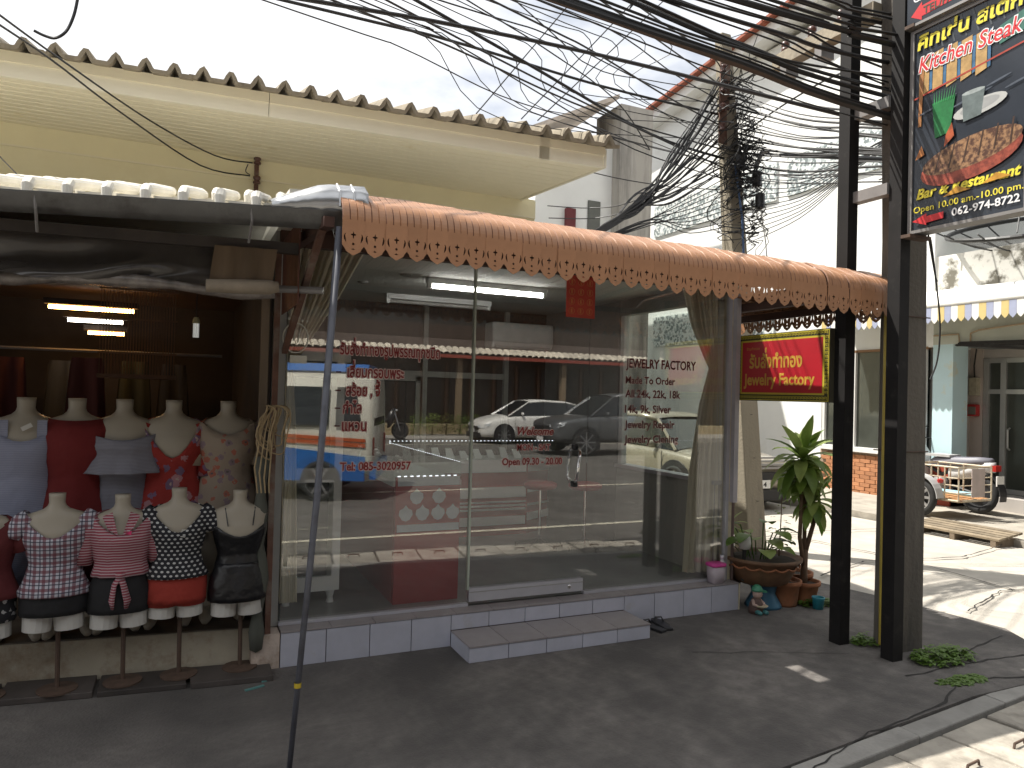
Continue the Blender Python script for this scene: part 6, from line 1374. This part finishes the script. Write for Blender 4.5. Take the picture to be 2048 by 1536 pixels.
car('hatchback_car','white hatchback parked across the road, mirrored in the shop glass',(9.05,-18.35,-.115),0,P_white,
    [(0,.62,.22,.62,.66),(.12,.76,.18,.70,.76),(.55,.84,.17,.84,.93),(1.15,.85,.17,.92,1.0),(2.2,.85,.17,.96,.98),(3.3,.85,.18,.99,1.0),(3.85,.82,.2,1.0,1.02),(4.1,.72,.28,.95,.97)],
    [(.95,.74,.70,.94,.97),(1.75,.76,.60,.95,1.43),(2.3,.77,.60,.97,1.475),(3.2,.77,.57,1.0,1.44),(3.65,.74,.52,1.02,1.36),(3.98,.66,.60,1.02,1.05)],(.78,3.32),(1,4))
car('pickup_truck','dark grey pickup truck parked across the road, mirrored in the glass',(9.35,-13.9,-.115),0,P_grey,
    [(0,.68,.38,.86,.90),(.15,.82,.34,.95,1.0),(.7,.90,.33,1.03,1.10),(1.4,.91,.33,1.10,1.15),(2.4,.91,.33,1.12,1.14),(3.3,.91,.33,1.14,1.15),(4.6,.90,.36,1.14,1.14),(5.1,.86,.40,1.12,1.12)],
    [(1.15,.78,.74,1.10,1.13),(1.95,.80,.64,1.12,1.68),(2.5,.80,.64,1.14,1.74),(3.1,.80,.63,1.15,1.72),(3.5,.78,.60,1.15,1.62),(3.7,.78,.74,1.15,1.18)],(.95,4.0),(1,4),wr=.38)
def gold_extra(r):
    for z in (.66,.71,.76,.81): MB().box(-.03,.02,-.55,.55,z,z+.025).build('grille_bar', M_rim, r, local=True)
    for sd in (-1,1): MB().lathe([(0,-.02),(.055,-.02),(.06,0),(0,.01)], (-.05,sd*.55,.47), 12).build('fog_lamp', M_lamp, r, local=True)
GC = car('wagon_car','champagne gold wagon parked in the side street behind the shop',(7.72,3.95,-.11),R(90),P_gold,
    [(0,.66,.30,.66,.70),(.12,.80,.24,.74,.80),(.6,.86,.22,.82,.88),(1.2,.86,.22,.86,.92),(2.2,.86,.22,.88,.90),(3.2,.86,.22,.90,.91),(4.1,.84,.26,.92,.94),(4.4,.76,.32,.90,.92)],
    [(.95,.76,.72,.86,.90),(1.6,.77,.62,.88,1.33),(2.2,.78,.62,.89,1.40),(3.2,.78,.60,.90,1.38),(3.9,.76,.58,.91,1.32),(4.2,.72,.64,.92,.95)],(.85,3.5),(1,4),wr=.33,extra=gold_extra)
plt = [o for o in GC.children if o.name.startswith('number_plate')][0]
text('7014', .24, M_trimb, (-.0455,.12,.405), (0,-1,0), UZ, plt, bold=.03, height=.07, local=True)
# ------------------------------------------------------------------ motorcycles
def bike(name, label, loc, rz, body_m, seat_m, side=False):
    """motorcycle in local space, front towards +x"""
    r = thing(name, label, 'motorcycle', loc, rz)
    for x in (0, 1.22): wheel(r, x, 0, .28, .28, -1, 10, .085)
    MB().tube([(0,.06,.28),(.34,.06,.36),(.45,.05,.30)], .018, 6).build('swingarm', M_trimb, r, local=True); MB().tube([(0,-.06,.28),(.34,-.06,.36),(.45,-.05,.30)], .018, 6).build('swingarm', M_trimb, r, local=True)
    MB().tube([(.30,0,.62),(.55,0,.50),(.95,0,.70),(1.0,0,.86)], .03, 8).build('frame', M_trimb, r, local=True)
    MB().lathe([(0,-.11),(.10,-.09),(.12,0),(.10,.09),(0,.11)], (.56,0,.36), 12, sy=.8).build('engine', M_gst, r, smooth=True, local=True)
    MB().loft([[(x,-w_,z0),(x,-w_,z1-.02),(x,0,z1),(x,w_,z1-.02),(x,w_,z0)] for x,w_,z0,z1 in ((-.18,.05,.74,.80),(0,.10,.68,.80),(.3,.12,.64,.78),(.62,.10,.62,.76),(.72,.06,.60,.70))]).build('seat', seat_m, r, smooth=True, local=True)
    MB().loft([[(x,-w_,z0),(x,-w_,z1),(x,w_,z1),(x,w_,z0)] for x,w_,z0,z1 in ((-.2,.06,.60,.74),(.1,.09,.50,.70),(.4,.08,.44,.64))]).build('rear_fairing', body_m, r, smooth=True, local=True)
    MB().loft([[(x,-w_,z0),(x,-w_*.8,z1),(x,w_*.8,z1),(x,w_,z0)] for x,w_,z0,z1 in ((.82,.14,.34,.80),(.92,.17,.40,.92),(1.02,.10,.60,1.0),(1.06,.05,.72,1.0))]).build('leg_shield', body_m, r, smooth=True, local=True)
    for sd in (-1,1):
        MB().tube([(1.22,sd*.07,.28),(1.12,sd*.07,.60),(1.02,sd*.06,.90)], .018, 6).build('fork', M_rim, r, local=True)
        MB().tube([(.98,0,.96),(.96,sd*.15,1.02),(.88,sd*.32,1.0)], .012, 6).build('handlebar', M_trimb, r, local=True)
        mr = MB().tube([(.95,sd*.2,1.02),(.98,sd*.25,1.16)], .006, 5).build('mirror_arm', M_trimb, r, local=True); MB().lathe([(0,-.01),(.045,-.008),(.05,.0),(0,.012)], (.98,sd*.25,1.19), 10, sx=.4).build('mirror', M_trimb, mr, local=True)
    MB().loft([[(1.22+.33*math.cos(R(a)),-.06,.28+.33*math.sin(R(a))),(1.22+.33*math.cos(R(a)),.06,.28+.33*math.sin(R(a)))] for a in range(30,160,12)], cap=False, close=False).build('front_mudguard', body_m, r, thick=.01, local=True)
    MB().loft([[(.34*math.cos(R(a)),-.07,.28+.34*math.sin(R(a))),(.34*math.cos(R(a)),.07,.28+.34*math.sin(R(a)))] for a in range(60,200,12)], cap=False, close=False).build('rear_mudguard', M_trimb, r, thick=.01, local=True)
    MB().box(-.27,-.20,-.06,.06,.62,.70).build('tail_lamp', mat('red lamp',(.35,.02,.015),.3), r, local=True)
    MB().lathe([(0,-.03),(.06,-.02),(.065,.02),(0,.04)], (1.08,0,.92), 12).build('headlamp', M_lamp, r, local=True)
    MB().box(-.30,-.285,-.08,.08,.42,.56).build('number_plate', M_wfr, r, local=True)
    MB().tube([(.5,-.12,.26),(.0,-.13,.26),(-.2,-.13,.32)], [.02,.035,.035], 8).build('exhaust', M_rim, r, local=True)
    return r
SB_ = bike('sidecar_motorcycle','white motorcycle with a rusty barred sidecar across the side street',(10.35,2.42,.03),R(90),mat('white bike plastic',(.62,.62,.62),.4),mat('grey seat vinyl',(.17,.17,.20),.5))
MB().box(.35,.72,-.13,.13,.765,.80).build('seat_cover', mat('silver seat cover',(.42,.42,.42),.4), SB_, local=True)
M_cage = mat('chipped white tube',(.55,.48,.36),.6,.2,12,stain=(.28,.12,.06),sscale=8)
sc_ = MB().box(.0,.95,.30,.98,.24,.26).build('sidecar_floor', M_cage, SB_, local=True)     # +y local is the viewer's side
for z in (.26,.70): 
    for a, b in (((0,.30,z),(.95,.30,z)),((0,.98,z),(.95,.98,z)),((0,.30,z),(0,.98,z)),((.95,.30,z),(.95,.98,z))): MB().tube([a,b], .014, 6).build('rail', M_cage, sc_, local=True)
for x in (0,.24,.48,.72,.95):
    for y in (.30,.98): MB().tube([(x,y,.26),(x,y,.70)], .011, 6).build('upright', M_cage, sc_, local=True)
for z in (.36,.46,.56): MB().tube([(0,.98,z),(.95,.98,z)], .008, 5).build('side_bar', M_cage, sc_, local=True); MB().tube([(0,.30,z),(0,.98,z)], .008, 5).build('side_bar', M_cage, sc_, local=True)
for k in range(6): MB().box(.02,.93,.32+k*.11,.38+k*.11,.265,.275).build('floor_slat', mat('orange slat',(.42,.22,.10),.8,.3,9), sc_, local=True)
MB().tube([(.0,.64,.33),(.95,.64,.33)], .03, 8).build('blue_pipe', mat('pale blue pipe',(.30,.50,.56),.5), sc_, local=True)
MB().box(-.01,.0,.45,.72,.30,.68).build('tail_board', mat('pinkish board',(.45,.38,.36),.7), sc_, local=True)
MB().lathe([(0,-.03),(.04,-.02),(.045,.02),(0,.04)], (.30,1.0,.5), 10).build('red_reflector', mat('red reflector',(.4,.02,.02),.3), sc_, local=True)
wheel(SB_, .12, 1.10, .27, .27, 1, 10, .09)
MB().loft([[(.12+.31*math.cos(R(a)),1.03,.27+.31*math.sin(R(a))),(.12+.31*math.cos(R(a)),1.17,.27+.31*math.sin(R(a)))] for a in range(10,180,12)], cap=False, close=False).build('wheel_guard', mat('grey guard',(.40,.40,.40),.5), SB_, thick=.01, local=True)
for o_ in [sc_]: o_.location.x = -.36; o_.scale.x = .8
bike('parked_motorcycle','black parked motorcycle across the road, mirrored in the glass',(5.3,-18.5,.02),R(20),mat('black bike plastic',(.02,.02,.022),.3),M_trimb)
rmp = thing('wooden_ramp','weathered slatted ramp over the kerb beside the sidecar motorcycle','ramp',(8.6,1.5,0))
for k in range(5): MB().obox((8.45+k*.09,1.5,.05+.012*k), (.035,.55,.012), Matrix.Rotation(-.13,3,'Y')).build('slat', mat('sun bleached slat',(.20,.16,.11),.9,.3,8,rndv=.25), rmp)
for y in (1.02,1.5,1.98): MB().box(8.42,8.86,y-.03,y+.03,-.05,.035).build('bearer', M_oldw, rmp)
# ------------------------------------------------------------------ minibus passing behind the viewer, seen in the glass
VB = thing('minibus','white and blue minibus with orange stripes, mirrored in the shop glass','minibus',(2.66,-6.35,-.115),R(201))
P_cream = mat('cream bus paint',(.66,.64,.55),.3,.03,3,coat=.5); P_blue = mat('bright blue bus paint',(.02,.13,.42),.3,.05,3,coat=.5); M_stripe = mat('orange stripe',(.48,.10,.03),.4)
def vring(x, ins=0.0, z0=.30, z1=2.0): return [(x,.0+ins,z0),(x,0,z0+.3),(x,.02,1.2),(x,.14,z1-.18),(x,.28,z1-.03),(x,.85,z1),(x,1.42,z1-.03),(x,1.56,z1-.18),(x,1.68,1.2),(x,1.7,z0+.3),(x,1.7-ins,z0)]
MB().loft([vring(0,.1,.34,1.86), vring(.08), vring(3.6), vring(3.75,.1,.34,1.9)]).build('body', P_cream, VB, smooth=True, local=True)
for sy, yy in ((-1,0),(1,1.7)):
    o = 0.012*sy
    MB().prism([(.10,yy+o,.30),(3.7,yy+o,.30),(3.7,yy+o,.72),(1.4,yy+o,.80),(.10,yy+o,.66)], (0,-o*.8,0)).build('lower_blue', P_blue, VB, local=True)
    MB().prism([(.10,yy+o,.80),(3.7,yy+o,.98),(3.7,yy+o,1.03),(.10,yy+o,.86)], (0,-o*.8,0)).build('stripe', M_stripe, VB, local=True); MB().prism([(.10,yy+o,.88),(3.7,yy+o,1.06),(3.7,yy+o,1.10),(.10,yy+o,.93)], (0,-o*.8,0)).build('stripe', M_stripe, VB, local=True)
    ytop = yy + (.085 if sy < 0 else -.085)
    for x0, x1 in ((.16,.55),(.66,1.9),(2.0,3.55)): MB().prism([(x0+(.12 if x0 < .2 else 0),ytop,1.70),(x1,ytop,1.70),(x1,yy+o,1.12),(x0,yy+o,1.12)], (0,sy*.01,0)).build('side_window', M_cglass, VB, local=True)
    for x in (.75,3.0): wheel(VB, x, yy-sy*.0, .30, .30, sy, 6)
MB().loft([[(x,.20,1.94),(x,.35,2.06),(x,1.35,2.06),(x,1.5,1.94)] for x in (.12,3.6)]).build('blue_roof', P_blue, VB, local=True)
MB().prism([(-.012,.18,1.12),(.05,.25,1.74),(.05,1.45,1.74),(-.012,1.52,1.12)], (.04,0,0)).build('rear_window', M_cglass, VB, local=True)
MB().box(-.06,.10,.06,1.64,.32,.56).build('bumper', P_blue, VB, local=True)
for y in (.05,1.53): MB().box(-.02,.06,y,y+.12,.62,.95).build('tail_lamp', mat('red lamp',(.35,.02,.015),.3), VB, local=True)
# ================================================================== ROW ACROSS THE MAIN ROAD (seen mirrored)
OB = thing('opposite_shophouse','long dark timber shophouse across the road, mirrored in the glass','building',(9,-22,0))
M_opw = mat('dark timber shopfront',(.06,.038,.026),.7,.35,3,streak=True)
MB().box(-8,34,-23.2,-22.4,0,4.2).build('wall', M_opw, OB); MB().box(-30,50,-34,-23.2,0,18).build('added_sky_block', mat('dull sky block',(.032,.03,.026),.9,.3,.5), OB)  # made-up tall block, added to cut the sky light on the shopfronts
for i in range(42):
    x = -7.6+i*1.0; MB().box(x,x+.10,-22.42,-22.30,.3,2.7).build('shutter_post', mat('brown shutter post',(.12,.06,.035),.7,.3,4), OB)
for i in range(40): MB().box(-7.4+i*1.0,-6.75+i*1.0,-22.40,-22.34,.35,2.6).build('shutter', mat('dark shutter',(.035,.03,.028),.6,.3,3,rndv=.4), OB)
MB().box(-8,34,-22.4,-20.9,-.1,.36).build('porch_floor', mat('ochre concrete porch',(.34,.27,.16),.85,.15,3), OB)
stp = MB().box(5.4,7.6,-20.9,-20.6,-.1,.24).build('porch_step', MATS['ochre concrete porch'], OB); MB().box(5.4,7.6,-20.6,-20.3,-.1,.12).build('porch_step', MATS['ochre concrete porch'], OB)
for x in (-4,.5,5,9.4,13.8,18.2,22.6): MB().box(x,x+.2,-21.15,-20.95,0,2.9).build('porch_column', mat('porch column',(.22,.16,.10),.8), OB)
M_btile = mat('pale barrel tile',(.62,.56,.46),.7,.15,6,rndv=.15); M_rline = mat('red tile joint',(.30,.06,.04),.8)
bt_ = MB(); bt_.loft([[(.12*math.cos(math.pi*k/8),y,.075*math.sin(math.pi*k/8)+z) for k in range(9)] for y, z in ((0,0),(-.55,.24))], cap=False, close=False)
b0 = bt_.build('eave_tile', M_btile, OB, local=True)
MB().prism([(-8,-20.75,2.93),(34,-20.75,2.93),(34,-23.6,4.1),(-8,-23.6,4.1)], (0,0,.04)).build('roof', mat('old dark roof',(.07,.05,.04),.9,.3,3), OB)
k = 0
for r_ in range(1):
    for i in range(110):
        x = -1.0+i*.26; loc = (x-9, -20.72+22, 2.98)
        if k == 0: b0.location = loc
        else: shared(b0, 'eave_tile', OB, loc)
        k += 1
MB().box(-8,34,-20.78,-20.70,2.83,2.95).build('eave_board', M_rline, OB)
HG = [M_leaf[k] for k in (1,3,4,0)]
for i in range(5):
    cx_ = 7.7+i*.52; h = thing('hedge_shrub', ['yellow-green hedge shrub next to the porch steps, mirrored in the glass','second hedge shrub from the porch steps, mirrored in the glass','middle shrub of the hedge mirrored in the glass','fourth hedge shrub from the porch steps, mirrored in the glass','hedge shrub nearest the white hatchback, mirrored in the glass'][i], 'shrub', (cx_,-20.2,0), group='hedge across the road')
    q = random.Random(40+i); m_ = MB()
    for k in range(230):
        a = q.uniform(0,6.28); u = q.uniform(-1,1); rr = q.random()**.4; p = Vector((cx_+.36*rr*math.cos(a)*math.sqrt(1-u*u), -20.2+.32*rr*math.sin(a)*math.sqrt(1-u*u), .42+.42*rr*u))
        b = q.uniform(0,6.28); A, B_, C_ = leaf(p, (math.cos(b),math.sin(b),q.uniform(-.3,.9)), .11, .03, .6, .15, 2); m_.grid([A,B_,C_])
    m_.build('crown', HG[i % 4], h); MB().tube([(cx_,-20.2,0),(cx_+.02,-20.2,.4)], [.03,.015], 6).build('trunk', M_trunk, h)
